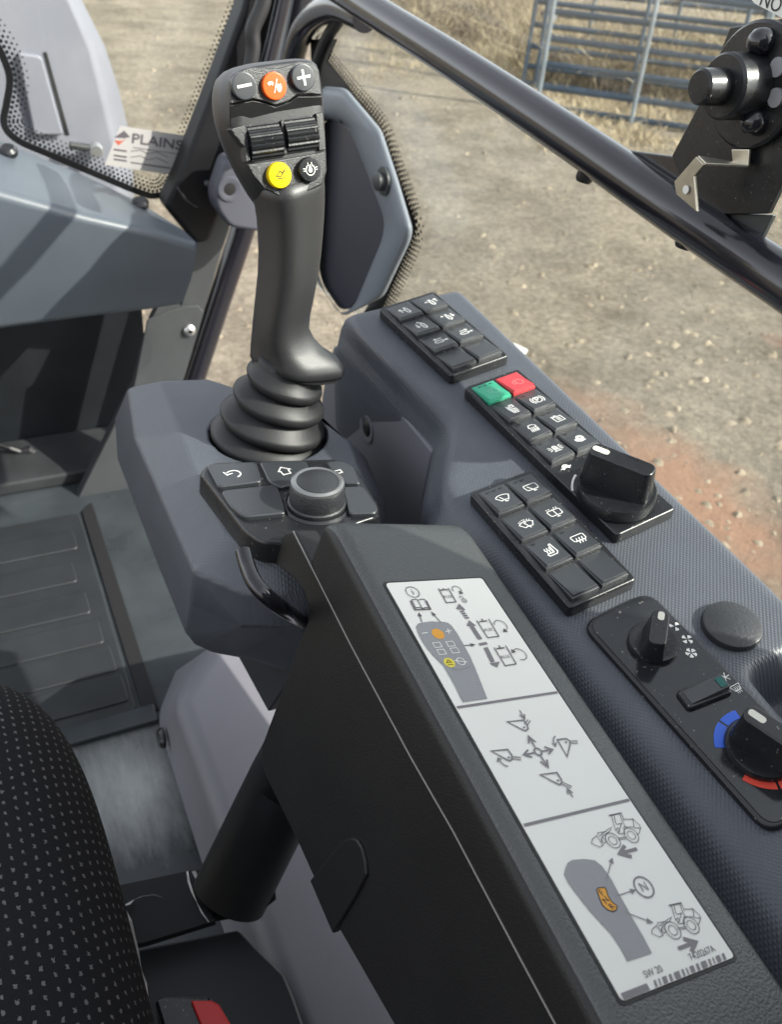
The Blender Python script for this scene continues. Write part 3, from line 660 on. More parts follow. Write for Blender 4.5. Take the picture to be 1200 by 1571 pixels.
for (px, py) in ((1194, 103), (1191, 150)):
    c = onx(px, py, .492); k = MB(); k.lathe((.494, c[1], c[2]), (-1, 0, 0), [(.0058, 0), (.0058, .003)], 20); k.build('bolt_cap', LITEP, wm)
# bent zinc bracket
bx = lambda L, x: [onx(px, py, x) for px, py in L]
T0 = bx([(1124, 229), (1152, 229)], .494); T1 = bx([(1126, 250), (1150, 255)], .494)
c0 = bx([(1071, 240), (1083, 252)], .470); c1 = bx([(1037, 279), (1068, 270)], .470); c2 = bx([(1040, 298), (1072, 325)], .470)
def sheet(mb, rows, th):
    rings = []
    for i, (a, b) in enumerate(rows):
        nx = rows[min(i+1, len(rows)-1)]; pv = rows[max(i-1, 0)]
        d = (nx[0]+nx[1])-(pv[0]+pv[1]); nn = unit(np.cross(d, b-a))*th/2; rings.append([a+nn, b+nn, b-nn, a-nn])
    mb.loft(rings)
zb = thing('zinc_bracket', 'bent zinc plated bracket under the wiper motor above the rail', 'bracket', base_frame(c2[0]))
k = MB(); sheet(k, [T0, T1], .002); sheet(k, [T1, c0], .002); sheet(k, [c0, c1, c2], .0028); k.build('bent_strip', ZINC, zb, bevel=.0006)
k = MB(); k.lathe(onx(1053, 291, .4672), (-1, 0, 0), [(.0028, -.0006), (.0028, .0004)], 16); k.build('hole', WHITE, zb)
# warning sticker top right
SN = Frame(onx(1176, 4, .52), (0, -1, 0), (0, 0, 1))
wsn = thing('warning_sticker', 'pale warning sticker with black letters NO above the wiper motor', 'sticker', SN)
k = MB(); k.prism(SN, [SN.hit(*z) for z in [(1150, -6), (1158, 5), (1200, 27), (1240, 45), (1240, -40), (1160, -40)]], -.001, 0); k.build('sticker_face', LABEL, wsn, smooth=False)
D = Draw(SN, .0004); c = SN.hit(1184, 4); dd = np.array(SN.hit(1200, 11))-np.array(SN.hit(1176, 1)); D.text('NO', c[0], c[1], .0125, math.degrees(math.atan2(dd[1], dd[0]))); D.build('lettering', BLKP, wsn)

# unseen pillar added behind the operator's shoulder to keep the sun off the armrest
k = MB(); k.box(WORLD, .52, .60, -.75, .115, -1.1, .75)
props(k.build('added_shade_pillar', PMET, frame=base_frame((.56, -.3, -1.1)), bevel=.015), 'broad dark unseen pillar added beside the operator shoulder to shade the armrest', 'pillar')

k = MB(); k.box(WORLD, -.80, .52, -.85, -.80, -1.1, .72)  # unseen wall added behind the seat to shape the light inside
props(k.build('added_rear_wall', mat('added_wall_lining', (.10, .10, .105), .7), frame=base_frame((0, -.82, -1.1))), 'grey unseen wall added behind the seat to shape the cab light', 'wall')

# ------------------------------------------------------------------ right console (plane tilted towards the operator)
_n = unit(A(-.12, -.12, 1)); _p0 = A(.33, .40, -.37)
_ey = unit(A(.0, 1, .12)); _ex = np.cross(_ey, _n)
KF = Frame(_p0, _ex, _ey)                       # n = 0 is the keypad face level; the console skin lies at n = NS
NS = -.011
U_ = np.array([KF.hit(*q, NS) for q in [(545, 482), (560, 507), (600, 546), (650, 594), (708, 650), (700, 690), (689, 744), (755, 825), (880, 985), (1120, 1280), (1250, 1440)]])
L_ = np.array([KF.hit(*q, NS-.032) for q in [(505, 505), (517, 531), (565, 578), (615, 634), (664, 687), (656, 725), (646, 780), (666, 815)]])
def interp(tab, v):
    o = np.argsort(tab[:, 1]); return float(np.interp(v, tab[o, 1], tab[o, 0]))
vmax = KF.hit(583, 466, NS)[1]
uR = KF.hit(805, 552, NS)[0]
uR2 = KF.hit(1195, 912, NS)[0]
def sm(f, v, h=.008): return sum(f(v+h*t) for t in (-1, -.5, 0, .5, 1))/5
def uU(v): return sm(lambda q: interp(U_, q), v)
lo_off = float(np.mean([interp(U_, q)-interp(L_, q) for q in (L_[:, 1].min()+.01, L_[:, 1].max()-.03)]))
def uL(v): 
    return sm(lambda q: interp(L_, q) if q > L_[:, 1].min() else interp(U_, q)-.03, v)
rc = KF.hit(1135, 1018, NS); rc_b = KF.hit(1155, 1058, NS-.02)
def recess(u, v):
    a = np.clip((rc[1]-v)/.022, 0, 1); b = np.clip((u-(rc[0]-.004))/.016, 0, 1)
    s = lambda t: t*t*(3-2*t)
    return -.034*s(a)*s(b)
vs_ = np.concatenate([np.linspace(-.32, rc[1]-.03, 16), np.linspace(rc[1]-.028, rc[1]+.006, 14), np.linspace(rc[1]+.01, vmax-.012, 75), [vmax-.006, vmax-.001, vmax+.004, vmax+.008, vmax+.010, vmax+.010]])
rings = []
for i, v in enumerate(vs_):
    e = max(0, v-(vmax-.014))/.024; dn = -.016*e**2 if i < len(vs_)-1 else -.25
    a = uU(v); b = uL(v); ur = np.interp(v, [min(-.1, -.1), vmax], [uR2, uR])
    prof = [(b, NS-.34), (b, NS-.06), (b, NS-.040), (b+.0012, NS-.032), (b+.0045, NS-.0255)]
    for t in (.25, .5, .75): prof.append((b+.0045+(a-.006-b-.0045)*t, NS-.0255+(.0225)*t))
    prof += [(a-.004, NS-.0016), (a, NS-.0005), (a+.005, NS)]
    for t in np.linspace(.0, 1, 26)[1:]:
        u = a+.005+(ur-.004-a-.005)*t; prof.append((u, NS+recess(u, v)))
    prof += [(ur-.001, NS-.001), (ur, NS-.004), (ur+.001, NS-.012), (ur+.001, NS-.3)]
    rings.append([KF.w(u, v, max(nn, NS-.34)+(dn if nn > NS-.3 else 0)) for u, nn in prof])
cons = thing('side_console', 'long grey textured side console carrying the keypads under the side window', 'console', base_frame(KF.w(.03, .0, -.34)))
k = MB(); k.loft(rings, caps=False, closed=False); k.build('console_shell', CONS, cons, angle=60)
# side closing panel with its screw well
SPX = onx(563, 657, 0.3)
sd = KF.w(uL(.17), .17, -.05)
SPF = Frame(sd+A(-.003, 0, 0), (0, -1, 0), (0, 0, 1))
sp_ = [(512, 530), (520, 533), (572, 586), (616, 636), (662, 692), (645, 786), (668, 900), (560, 900), (490, 650), (495, 600)]
k = MB(); k.prism(SPF, round_poly([SPF.hit(*z) for z in sp_], [.004, .004, .02, .02, .004, .02, 0, 0, 0, 0]), -.006, .0); k.build('side_panel', TRIM, cons, bevel=.002, segs=3)
c = SPF.w(*SPF.hit(563, 657)); k = MB(); k.lathe(c, (-1, 0, 0), [(.0150, -.001), (.0145, .0012), (.0125, .0014), (.0085, .0004)], 28, caps=False); k.build('well_rim', TRIM, cons)
k = MB(); k.lathe(c, (-1, 0, 0), [(.0086, .0002), (.0086, .0006), (.005, .0022), (.0035, .0024)], 24); k.build('push_pin', BLKP, cons)

# ------------------------------------------------------------------ symbols
def S(*pl, w=.085, fills=(), txt=None): return dict(l=pl, w=w, f=fills, t=txt)
def arc(cx, cy, r, a0, a1, n=12, ry=None): return circ(cx, cy, r, n, a0, a1, ry)
body_ = [(-.18, .25), (.22, .25), (.22, -.75), (.02, -.95), (-.18, -.75), (-.18, .25)]
def aux(dx, ar): return S(body_, [(0, .25), (0, .6)], [(-.2, .6), (.2, .6)], *ar, w=.14)
def ah(x, y, dx, dy, s=.26):
    d = unit(A(dx, dy)); e = A(-d[1], d[0]); p = A(x, y); return [tuple(p-d*s+e*s*.8), (x, y), tuple(p-d*s-e*s*.8)]
IC = {
 'aux_up_left': aux(0, [[(-.75, -.55), (-.75, .35)], ah(-.75, .4, 0, 1), [(-.42, -.2), (-.42, .1)]]),
 'aux_up_right': aux(0, [[(.75, -.3), (.75, .5)], ah(.75, .55, 0, 1), ah(-.6, .3, 0, 1)]),
 'aux_down_left': aux(0, [[(-.72, .5), (-.72, -.35)], ah(-.72, -.4, 0, -1), ah(-.2, .95, 0, 1, .2)]),
 'aux_down_right': aux(0, [[(.7, .6), (.7, -.2)], ah(.7, -.25, 0, -1), ah(-.6, .5, 0, 1, .22)]),
 'aux_side_left': S([(-.8, -.2), (-.6, -.45), (.2, -.45), (.4, -.2), (.2, .05), (-.6, .05), (-.8, -.2)], [(.4, -.2), (.75, -.2)], circ(.85, -.2, .13, 10)+[(.98, -.2)], [(-.5, .5), (.5, .5)], ah(-.55, .5, -1, 0), w=.13),
 'aux_side_right': S([(-.8, -.2), (-.6, -.45), (.2, -.45), (.4, -.2), (.2, .05), (-.6, .05), (-.8, -.2)], [(.4, -.2), (.95, -.2)], [(-.5, .5), (.4, .5)], ah(.5, .5, 1, 0), [(.75, -.4), (.75, 0)], w=.13),
 'engine': S([(-.7, -.35), (-.7, .25), (-.35, .25), (-.2, .5), (.35, .5), (.45, .2)], arc(.2, -.2, .5, 60, -240), [(-.7, -.35), (-.25, -.35)]),
 'key_hand': S([(-.1, .9), (.4, .9), (.4, .4), (-.1, .4), (-.1, .9)], [(.15, .9), (.15, .65)], w=.12, fills=([(-.6, .9), (-.25, .6), (-.2, .1), (.45, .0), (.45, -.15), (-.2, -.1), (-.2, -.25), (.45, -.25), (.45, -.4), (-.2, -.4), (-.15, -.55), (.4, -.55), (.4, -.7), (-.15, -.7), (-.1, -.85), (.3, -.85), (.3, -1), (-.5, -1), (-.65, 0)],)),
 'parking': S(circ(0, 0, .62, 24)+[(.62, 0)], arc(0, 0, .9, 130, 230), arc(0, 0, .9, -50, 50), [(-.2, -.42), (-.2, .42), (.1, .42), (.28, .25), (.1, .02), (-.2, .02)], w=.12),
 'fork': S([(-.6, -.6), (.6, -.6), (.6, .45), (-.6, .45), (-.6, -.6)], [(-.75, .65), (.15, .65)], [(-.1, .65), (-.1, .85)], [(-.25, -.3), (.3, -.3)], [(-.25, -.05), (.3, -.05)], [(-.25, .18), (.3, .18)], w=.11),
 'work_lamp': S([(-.6, .15), (-.3, .75), (.3, .75), (.55, .4), (.45, .1), (-.6, .15)], *[[(x, -.05), (x-.18, -.75)] for x in (-.45, -.2, .05, .3, .5)], w=.11),
 'beacon': S([(-.25, -.55), (-.25, .25), (-.12, .45), (.12, .45), (.25, .25), (.25, -.55)], [(-.55, -.62), (.55, -.62)], [(-.1, -.4), (-.1, .25)], [(.1, -.4), (.1, .25)], [(-.5, .2), (-.9, .4)], [(-.5, 0), (-.95, 0)], [(-.5, -.2), (-.9, -.4)], [(.5, .2), (.9, .4)], [(.5, 0), (.95, 0)], [(.5, -.2), (.9, -.4)], w=.11),
 'hazard_hand': S(circ(0, .1, .45, 18)+[(.45, .1)], circ(0, .1, .22, 12)+[(.22, .1)], w=.14, fills=([(-.9, .1), (-.5, .1), (-.4, -.3), (0, -.5), (.4, -.4), (.4, -.6), (-.3, -.7), (-.8, -.35)],)),
 'wiper': S([(-.85, .3), (-.6, .5), (-.2, .62), (.2, .62), (.6, .5), (.85, .3), (.45, -.4), (.2, -.32), (-.2, -.32), (-.45, -.4), (-.85, .3)], [(.05, -.75), (-.3, .35)], [(-.15, -.62), (.3, -.62)], w=.1),
 'rear_wiper': S([(-.8, .45), (-.65, .6), (.65, .6), (.8, .45), (.75, -.25), (.6, -.4), (-.6, -.4), (-.75, -.25), (-.8, .45)], [(-.4, .3), (.1, -.7)], [(-.1, -.68), (.3, -.68)], w=.1),
 'washer': S([(-.85, .05), (-.6, .25), (-.2, .37), (.2, .37), (.6, .25), (.85, .05), (.45, -.6), (.2, -.52), (-.2, -.52), (-.45, -.6), (-.85, .05)], [(.1, -.85), (-.2, .2)], [(0, .1), (0, .55)], [(-.15, .62), (-.1, .75)], [(.15, .62), (.1, .75)], [(-.4, .5), (-.45, .65)], [(.4, .5), (.45, .65)], [(-.6, .4), (-.75, .5)], [(.6, .4), (.75, .5)], w=.1),
 'rear_washer': S([(-.8, .3), (-.65, .42), (.65, .42), (.8, .3), (.75, -.4), (.6, -.52), (-.6, -.52), (-.75, -.4), (-.8, .3)], [(0, .55), (0, -.75)], [(-.2, -.8), (.2, -.8)], *[[(x, .58), (x*1.1, .78)] for x in (-.6, -.3, .3, .6)], w=.1),
 'heated_seat': S([(.35, .9), (.55, .9), (.6, -.45), (.35, -.75), (-.55, -.75), (-.65, -.5), (-.5, -.4), (.2, -.4), (.35, .9)], *[[(x, -.3), (x+.1, 0), (x-.05, .2), (x+.05, .5)] for x in (-.5, -.2, .1)], w=.11),
 'demist': S([(-.8, .5), (-.65, .62), (.65, .62), (.8, .5), (.75, -.15), (.6, -.3), (-.6, -.3), (-.75, -.15), (-.8, .5)], *[[(x, -.7), (x+.12, -.45), (x-.06, -.15), (x+.08, .2)] for x in (-.35, 0, .35)], w=.1),
}
def icon(D, key, u, v, s, m=0, rot=0):
    ic = IC[key]; c, q = math.cos(math.radians(rot)), math.sin(math.radians(rot))
    T = lambda L: [(u+(a*c-b*q)*s, v+(a*q+b*c)*s) for a, b in L]
    for l in ic['l']: D.line(T(l), ic['w']*s*1.15, m=m)
    for f in ic['f']: D.fill(T(f), m=m)

# ------------------------------------------------------------------ keypads
def quad_frame(px4, plane=KF):
    q = [np.append(plane.hit(*z), 0) for z in px4]; P = [plane.w(*a) for a in q]
    c = sum(P)/4; ey = unit((P[0]-P[3])+(P[1]-P[2])); fr = Frame(c, np.cross(ey, plane.z), ey)
    L = [fr.loc(p) for p in P]; w = (abs(L[0][0])+abs(L[1][0])+abs(L[2][0])+abs(L[3][0]))/2; l = (abs(L[0][1])+abs(L[1][1])+abs(L[2][1])+abs(L[3][1]))/2
    return fr, w, l
def wedge(kx, ky, hf, hn):
    """one switch key: top slopes up towards the operator, lipped near edge"""
    k = MB(); a, b = kx/2, ky/2; f = Frame((0, 0, 0), (1, 0, 0), (0, 1, 0))
    rings = [[A(-a, -b, 0), A(a, -b, 0), A(a, b, 0), A(-a, b, 0)], [A(-a, -b, hn*.55), A(a, -b, hn*.55), A(a, b, hf*.6), A(-a, b, hf*.6)],
             [A(-a+.0007, -b+.0009, hn*.62), A(a-.0007, -b+.0009, hn*.62), A(a-.0007, b-.0003, hf*.7), A(-a+.0007, b-.0003, hf*.7)],
             [A(-a+.0012, -b+.0013, hn), A(a-.0012, -b+.0013, hn), A(a-.0012, b-.0008, hf), A(-a+.0012, b-.0008, hf)]]
    k.loft(rings); return k
def keypad(name, label, px4, cols, keys, rows=4, length=None, hb=.0115, pitch=None):
    fr, w, l = quad_frame(px4); t = thing(name, label, 'keypad', fr)
    k = MB(); k.prism(fr, round_poly(rect(-w/2, w/2, -l/2, l/2), .004), -hb, -.0012, shrink=.0)
    k.build('base', SATIN, t, bevel=.0018, segs=3)
    mg = .0035; kw = (w-2*mg)/2; kh = pitch or (l-2*mg)/rows; hn, hf = .0047, .0004
    me = None
    for (r, c, ic, mt, klabel, leds) in keys:
        u = (-.5+c)*kw; v = l/2-mg-(r+.5)*kh; sx, sy = kw-.0026, kh-.0016
        o = wedge(sx, sy, hf, hn).build('key', mt, frame=WORLD, bevel=.0005, segs=2)
        o.parent = t; o.matrix_world = Matrix.Identity(4); o.matrix_parent_inverse = Matrix.Identity(4); o.matrix_basis = Matrix.Translation((u, v, -.0012))
        if klabel: o['label'] = klabel
        tilt = math.atan2(hn-hf, sy); top = Frame((0, 0, (hn+hf)/2), (1, 0, 0), (0, math.cos(tilt), -math.sin(tilt)))
        FR[o.name] = WORLD
        if ic:
            D = Draw(top, .0002); icon(D, ic, .0012, -.001, sx*.30, 0)
            pm = WHITE if mt is KEYM else (PGRN if mt is GRN else PRED)
            q = D.build('symbol', pm, o)
        if leds:
            D = Draw(top, .00015)
            for i in range(leds): D.line([(-sx*.30+i*sx*.25, sy*.38), (-sx*.16+i*sx*.25, sy*.38)], .0011)
            D.build('indicator', BLKP, o)
    return t, fr, w, l
PGRN = mat('pale_green_print', (.22, .5, .36), .5); PRED = mat('pale_red_print', (.75, .28, .26), .5)
keypad('front_keypad', 'black keypad of eight keys with loader arm symbols at the front end of the console', [(580, 472), (667, 443), (782, 545), (692, 573)], 2,
  [(0, 0, 'aux_up_left', KEYM, None, 0), (0, 1, 'aux_up_right', KEYM, None, 0), (1, 0, 'aux_down_left', KEYM, None, 0), (1, 1, 'aux_down_right', KEYM, None, 0),
   (2, 0, 'aux_side_left', KEYM, None, 1), (2, 1, 'aux_side_right', KEYM, None, 1), (3, 0, None, KEYM, 'blank key', 0), (3, 1, None, KEYM, 'blank key', 0)])
keypad('wiper_keypad', 'black keypad of eight keys with wiper and seat heater symbols left of the rotary knob', [(716, 750), (822, 720), (980, 888), (875, 930)], 2,
  [(0, 0, 'wiper', KEYM, None, 3), (0, 1, 'rear_wiper', KEYM, None, 2), (1, 0, 'washer', KEYM, None, 0), (1, 1, 'rear_washer', KEYM, None, 0),
   (2, 0, 'heated_seat', KEYM, None, 1), (2, 1, 'demist', KEYM, None, 1), (3, 0, None, KEYM, 'blank key', 0), (3, 1, None, KEYM, 'blank key', 0)])
ek, ef, ew, el = keypad('engine_keypad', 'long black keypad with green and red keys and a large rotary knob', [(707, 592), (800, 563), (1040, 782), (948, 815)], 2,
  [(0, 0, 'engine', GRN, 'green key', 3), (0, 1, 'engine', REDK, 'red key', 0), (1, 0, 'key_hand', KEYM, None, 0), (1, 1, 'parking', KEYM, None, 1),
   (2, 0, 'work_lamp', KEYM, None, 1), (2, 1, 'fork', KEYM, None, 2), (3, 0, 'beacon', KEYM, None, 1), (3, 1, 'hazard_hand', KEYM, None, 1)], pitch=.0272)
D = Draw(ef, -.0010)
tu = ef.hit(868, 715); s = .0052
T = lambda L: [(tu[0]+a*s, tu[1]+b*s) for a, b in L]
D.fill(T([(-1, -.25), (-.75, -.05), (-.55, -.05), (-.4, .35), (0, .55), (.45, .4), (.7, 0), (1, .05), (.95, -.15), (.65, -.25), (.6, -.45), (.4, -.45), (.35, -.25), (-.3, -.25), (-.35, -.45), (-.55, -.45), (-.6, -.22)]))
ca = ef.hit(948, 752)
D.build('turtle_symbol', WHITE, ek)
D = Draw(ef, -.0010); c = ef.hit(948, 794); icon(D, 'engine', c[0], c[1], .0058); D.line([(c[0]+.0005, c[1]+.002), (c[0]+.0015, c[1]-.001), (c[0]+.0003, c[1]-.0012), (c[0]+.0014, c[1]-.0042)], .0007); D.build('engine_symbol', WHITE, ek)
D = Draw(ef, -.0010); rr = .033; D.line(circ(ca[0], ca[1], .0325, 10, 118, 150), .0016); D.build('range_arc', WHITE, ek)

def bar_knob(parent, fr, px_c, r, px_a, px_b, hbase, hbar, wid, mt, marker=True, taper=.86, name='rotary_knob', r2=None):
    """rotary knob: round flange with a raised finger bar from px_a (pointer end) to px_b"""
    c = fr.hit(*px_c, hbase*.5); f0 = fr.shift(c[0], c[1], 0)
    a = fr.hit(*px_a, hbar); b = fr.hit(*px_b, hbar); d = unit(a-b); f = Frame(f0.o, fr.x*d[0]+fr.y*d[1], -fr.x*d[1]+fr.y*d[0])
    k = MB(); k.lathe(f.o, f.z, [(r, .0), (r, hbase*.75), (r*.965, hbase), (r*.80, hbase*1.02), (r*.78, hbase*1.0)], 56); o = k.build(name, mt, parent)
    L0, L1 = f.loc(fr.w(*b, hbar))[0], f.loc(fr.w(*a, hbar))[0]; y0 = 0
    lim = r*.98; 
    bot = round_poly([(max(L0*1.12, -lim), -wid*.62), (min(L1*1.12, lim), -wid*.62), (min(L1*1.12, lim), wid*.62), (max(L0*1.12, -lim), wid*.62)], wid*.42, 6)
    top = round_poly([(L0, -wid*.5*taper), (L1, -wid*.5*taper), (L1, wid*.5*taper), (L0, wid*.5*taper)], wid*.36, 6)
    mid = [(p[0]*.3+q[0]*.7, p[1]*.3+q[1]*.7) for p, q in zip(bot, top)]
    k = MB(); k.loft([[f.w(*p, hbase*.6) for p in bot], [f.w(*p, hbase+(hbar-hbase)*.6) for p in mid], [f.w(*p, hbar-.0012) for p in top], [f.w(p[0]*.97, p[1]*.9, hbar) for p in top]])
    k.build('finger_bar', mt, o, bevel=.0007, segs=2)
    if marker:
        D = Draw(f, hbar+.0002); ln = (L1-L0)*.27; wv = wid*.16
        D.fill(round_poly([(L1-ln-.001, -wv), (L1-.0015, -wv), (L1-.0015, wv), (L1-ln-.001, wv)], wv, 4)); D.build('pointer_mark', CREAM, o)
    return o
bar_knob(ek, ef, (946, 752), .0285, (908, 684), (1006, 722), .009, .034, .0165, SATIN)

# ------------------------------------------------------------------ climate panel
HP = Frame(KF.w(0, 0, NS+.004), KF.x, KF.y)
hq = [(888, 949), (1001, 911), (1310, 1219), (1170, 1268)]
hv, hw_, hl = quad_frame(hq, HP)
cl = thing('climate_panel', 'black glossy climate panel with fan knob, rocker and temperature knob', 'control panel', hv)
k = MB(); k.prism(hv, round_poly(rect(-hw_/2, hw_/2, -hl/2, hl/2), [.012, .012, .012, .012], 8), -.006, .0); k.build('bezel', SATIN, cl, bevel=.002, segs=3)
k = MB(); k.prism(hv, round_poly(rect(-hw_/2+.0028, hw_/2-.0022, -hl/2+.0028, hl/2-.0028), [.0095]*4, 8), -.001, .0006); k.build('face', GLOSS, cl, bevel=.0002, segs=1)
F1 = hv.shift(0, 0, .0006)
bar_knob(cl, F1, (1003, 986), .0158, (1017, 936), (1010, 988), .0035, .0205, .0125, SATIN, name='fan_knob')
kc = F1.hit(1168, 1148); bar_knob(cl, F1, (1168, 1148), .0200, (1136, 1100), (1240, 1170), .0045, .0245, .0150, SATIN, name='temperature_knob')
def fan(D, px, py, n, s):
    c = F1.hit(px, py)
    for i in range(n):
        a = 360/n*i+20; D.fill([(c[0]+s*r*math.cos(math.radians(a+t)), c[1]+s*r*math.sin(math.radians(a+t))) for r, t in ((.12, 0), (.6, -22), (1, -25), (1.02, 5), (.85, 28), (.5, 20))])
D = Draw(F1)
fan(D, 1036, 961, 3, .0036); fan(D, 1055, 981, 4, .0037); fan(D, 1061, 1002, 5, .0037); D.build('fan_symbols', WHITE, cl)
D = Draw(F1); c = F1.hit(1113, 1039)
for a in (0, 60, 120):
    x, y = .0033*math.cos(math.radians(a)), .0033*math.sin(math.radians(a)); D.line([(c[0]-x, c[1]-y), (c[0]+x, c[1]+y)], .0005)
c = F1.hit(1131, 1056); s = .0034
D.line([(c[0]-s, c[1]+s*.7), (c[0]+s, c[1]+s*.7), (c[0]+s*.65, c[1]-s*.4), (c[0]-s*.65, c[1]-s*.4)], .0005, close=True)
for x in (-.4, 0, .4): D.line([(c[0]+x*s, c[1]+s*.4), (c[0]+(x+.15)*s, c[1]), (c[0]+(x-.1)*s, c[1]-s*.4), (c[0]+x*s, c[1]-s)], .00045)
D.build('air_symbols', WHITE, cl)
def ringseg(D, c, r0, r1, a0, a1):
    D.fill(circ(c[0], c[1], r1, 10, a0, a1)+circ(c[0], c[1], r0, 10, a0, a1)[::-1])
def ang(px, py): q = F1.hit(px, py)-kc; return math.degrees(math.atan2(q[1], q[0])) % 360, np.linalg.norm(q)
a1_, r_b = ang(1099, 1147); a2_, _ = ang(1113, 1110)
D = Draw(F1); ringseg(D, kc, .0206, .0262, a2_+4, a1_); ringseg(D, kc, .0206, .0262, a2_-28, a2_+.5); D.build('cold_band', BLUE, cl)
b1_, _ = ang(1141, 1193); b2_, _ = ang(1192, 1205); D = Draw(F1); ringseg(D, kc, .0210, .0255, b1_, b2_); ringseg(D, kc, .0210, .0255, b2_+4, b2_+40); D.build('hot_band', REDP, cl)
# rocker switch
rk = [F1.hit(*z) for z in [(1031, 1063), (1064, 1093), (1126, 1068), (1101, 1036)]]
rc_ = sum(np.array(z) for z in rk)/4; rx = unit((np.array(rk[3])-rk[0])+(np.array(rk[2])-rk[1]))
rf = Frame(F1.w(*rc_), F1.x*rx[0]+F1.y*rx[1], -F1.x*rx[1]+F1.y*rx[0]); lx = np.linalg.norm(np.array(rk[3])-rk[0])*.98; ly = np.linalg.norm(np.array(rk[1])-rk[0])*.85
k = MB(); k.prism(rf, round_poly(rect(-lx/2, lx/2, -ly/2, ly/2), .003), 0, .0032, shrink=.06); ro = k.build('rocker_switch', SATIN, cl, bevel=.001, segs=3)
k = MB(); a, b = lx*.40, ly*.34; k.loft([[rf.w(-a, -b, .002), rf.w(a*1.05, -b, .002), rf.w(a*1.05, b, .002), rf.w(-a, b, .002)], [rf.w(-a, -b, .0038), rf.w(a*1.05, -b, .0072), rf.w(a*1.05, b, .0072), rf.w(-a, b, .0038)]])
k.build('rocker', KEYM, ro, bevel=.0006)
rt = Frame(rf.w(0, 0, .0055), rf.w(1, 0, .0034/.8/lx*1.0)-rf.o, rf.y); D = Draw(rt, .0004); D.fill(round_poly(rect(a*.62, a*.95, -b*.72, b*.72), .0006, 3)); D.build('indicator_lens', TEALL, ro)
# round plug cap
c = KF.hit(1125, 957, NS+.004); k = MB(); k.lathe(KF.w(*c, NS-.002), KF.z, [(.0192, 0), (.0192, .0045), (.0186, .0062), (.0172, .0070), (.0001, .0074)], 48)
props(k.build('plug_cap', CAPM, frame=Frame(KF.w(*c, NS), KF.x, KF.y)), 'round black plug cap on the console beside the climate panel', 'plug cap')

# ------------------------------------------------------------------ control pod
ZT = -.415
pod = thing('control_pod', 'grey textured pod that carries the joystick and the jog dial', 'control pod', base_frame(A(.19, .63, -.62)))
P_top = [(246, 584), (318, 581), (352, 592), (470, 622), (536, 676), (541, 690), (560, 740), (560, 850), (440, 850), (385, 843), (346, 816), (293, 706)]
P_ch = [(199, 592), (320, 573), (356, 584), (480, 612), (552, 678), (556, 700), (585, 760), (585, 880), (470, 880), (392, 862), (318, 852), (205, 668)]
t1 = [onz(*z, ZT) for z in P_top]
def offp(L, d):
    L = np.array(L); c = L.mean(0); out = []
    for i in range(len(L)):
        a, b, e = L[i-1], L[i], L[(i+1) % len(L)]; d1 = unit((b-a)[:2]); d2 = unit((e-b)[:2]); n1 = A(-d1[1], d1[0]); n2 = A(-d2[1], d2[0]); m = unit(n1+n2); s = 1 if np.dot(m, (b-c)[:2]) > 0 else -1
        out.append(b+np.append(m*s*d, 0))
    return out
zch = -.437
t2 = [A(p[0], p[1], zch) for p in offp(t1, .018)]
# left side chamfer follows the photograph more widely
t2[0] = onz(196, 594, zch); t2[11] = onz(206, 672, zch); t2[10] = A(.118, .515, zch); t2[9] = A(.145, .480, zch)
t3 = [A(p[0], p[1], zch-.03) for p in offp(t2, .004)]
t3[0] = onz(176, 640, -.47)*.5+onz(176, 640, -.485)*.5; t3[11] = onz(180, 704, -.49)
t4 = [A(p[0]*.9+.19*.1, p[1]*.96+.6*.04, -.55) for p in t2]
t4[0] = onz(205, 770, -.56); t4[11] = onz(240, 862, -.56); t4[10] = onz(284, 972, -.555); t4[9] = onz(300, 990, -.555); t4[8] = onz(365, 1002, -.555); 
t5 = [p+A(.012, 0, -.012) for p in t4]
jc = onz(412, 662, ZT)
k = MB(); k.loft([t1, t2, t3, t4, t5], caps=False); nb = len(k.v)
HR = .0515; per = 10; angs = [math.atan2(p[1]-jc[1], p[0]-jc[0]) for p in t1]; N = len(t1); idx = []
hole = []
for i in range(N):
    a0 = angs[i]; a1 = angs[(i+1) % N]; d = (a1-a0+math.pi) % (2*math.pi)-math.pi; idx.append(len(hole))
    for q in range(4): hole.append(a0+d*q/4)
M_ = len(hole); k.v += [jc+A(HR*math.cos(a), HR*math.sin(a), 0) for a in hole]+[jc+A(HR*.96*math.cos(a), HR*.96*math.sin(a), -.026) for a in hole]
for i in range(N):
    k.f.append((i, (i+1) % N)+tuple(nb+(idx[i]+4-q) % M_ for q in range(5))); k.m.append(0)
for i in range(M_):
    j = (i+1) % M_; k.f.append((nb+i, nb+j, nb+M_+j, nb+M_+i)); k.m.append(0)
k.build('pod_shell', CONS2, pod, bevel=.004, segs=4)
k = MB(); k.lathe(jc+A(0, 0, -.028), (0, 0, 1), [(HR*.99, 0), (HR*.99, .004)], 40); k.build('well_floor', RUB, pod)

